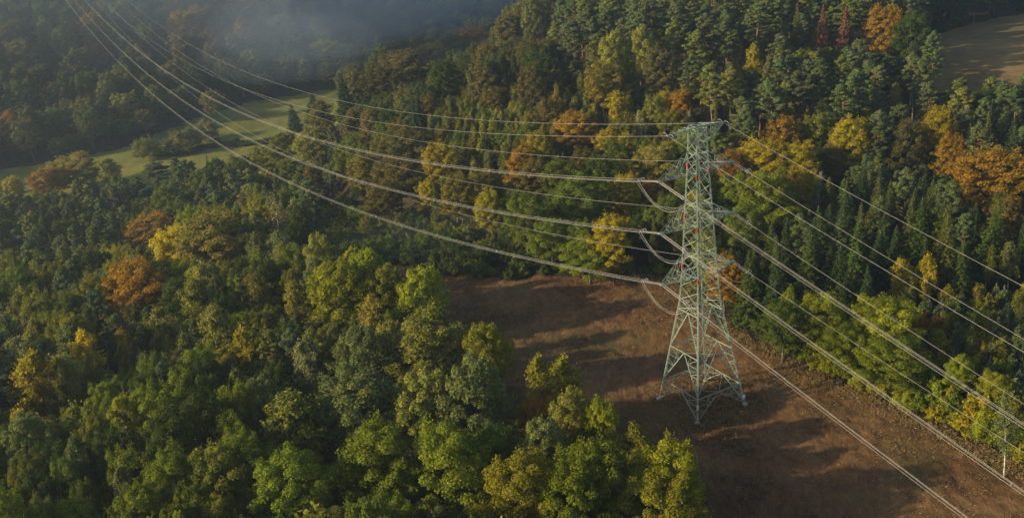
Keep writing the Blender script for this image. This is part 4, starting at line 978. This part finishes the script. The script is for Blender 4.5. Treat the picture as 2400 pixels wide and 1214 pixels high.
for k in 'CDEFGH':
    for i, (a, b) in enumerate(zip(ends[(k, 'far')], ends[(k, 'near')])):
        m = MB(); n = 22; sag = 3.4 if ATT[k][2] == 'b' else 2.7
        m.tube([a + (b - a) * t - np.array([0, 0, sag * 4 * t * (1 - t)]) for t in np.linspace(0, 1, n)], .021, 5)
        strand = ("upper", "outer", "inner")[i] + " of three " if ATT[k][2] == 'b' else "single "
        m.build("jumper_wire", ALU, None, True, label=f"{strand}jumper wire{'s' if ATT[k][2] == 'b' else ''} looping under the {ARM_WORD[k]} of the pylon".replace("wires looping", "wires that loop"), category="wire", group="jumper loops under the arms")

# ------------------------------------------------------------------ air
def volume_mat(name, dens, colr, aniso=0.3):
    m = bpy.data.materials.new(name); m.use_nodes = True; n = m.node_tree.nodes; l = m.node_tree.links
    n.remove(n["Principled BSDF"]); v = n.new("ShaderNodeVolumePrincipled")
    v.inputs["Density"].default_value = dens; v.inputs["Color"].default_value = (*colr, 1); v.inputs["Anisotropy"].default_value = aniso
    l.new(v.outputs[0], n["Material Output"].inputs["Volume"]); return m
def mist(c, size, dens, where):
    """a soft bank of ground mist: a flattened ball of thin even fog, so it thins out towards its rim"""
    n, m = 24, 14; V = []; Fs = []
    for j in range(m + 1):
        th = math.pi * j / m
        for i in range(n):
            ph = 2 * math.pi * i / n; V.append((c[0] + size[0] * math.sin(th) * math.cos(ph), c[1] + size[1] * math.sin(th) * math.sin(ph), c[2] + size[2] * math.cos(th)))
    for j in range(m):
        for i in range(n): Fs.append((j * n + i, (j + 1) * n + i, (j + 1) * n + (i + 1) % n, j * n + (i + 1) % n))
    add("mist", mesh_from("mist", V, Fs, volume_mat("mist_bank", dens, (.58, .74, 1.0), .4), True), None, kind="stuff", label=f"thin bluish mist {where}", category="mist")
mist((-105, 660, 14), (75, 60, 24), .0020, "lying on the slope just past the meadow"); mist((-66, 670, 22), (62, 52, 26), .0034, "brightest where it crosses the top of the valley"); mist((-112, 575, 12), (52, 50, 18), .0014, "drifting along the far woods beside the meadow")
mist((-40, 700, 26), (85, 60, 34), .0030, "rising behind the spur's skyline"); mist((-150, 720, 34), (120, 80, 40), .0011, "spread thinly below the far ridge"); mist((-260, 790, 60), (340, 190, 120), .0009, "veiling the whole far hill"); mist((-26, 268, 3), (30, 20, 9), .0012, "pooled in the dark end of the clearing")
hz = MB(); hz.box((-60, 560, 60), (2000, 1600, 300)); hz.build("haze", volume_mat("valley_haze", .00018, (.60, .78, 1.0), 0.5), None, kind="stuff", label="pale blue morning haze filling the air of the whole valley", category="haze")
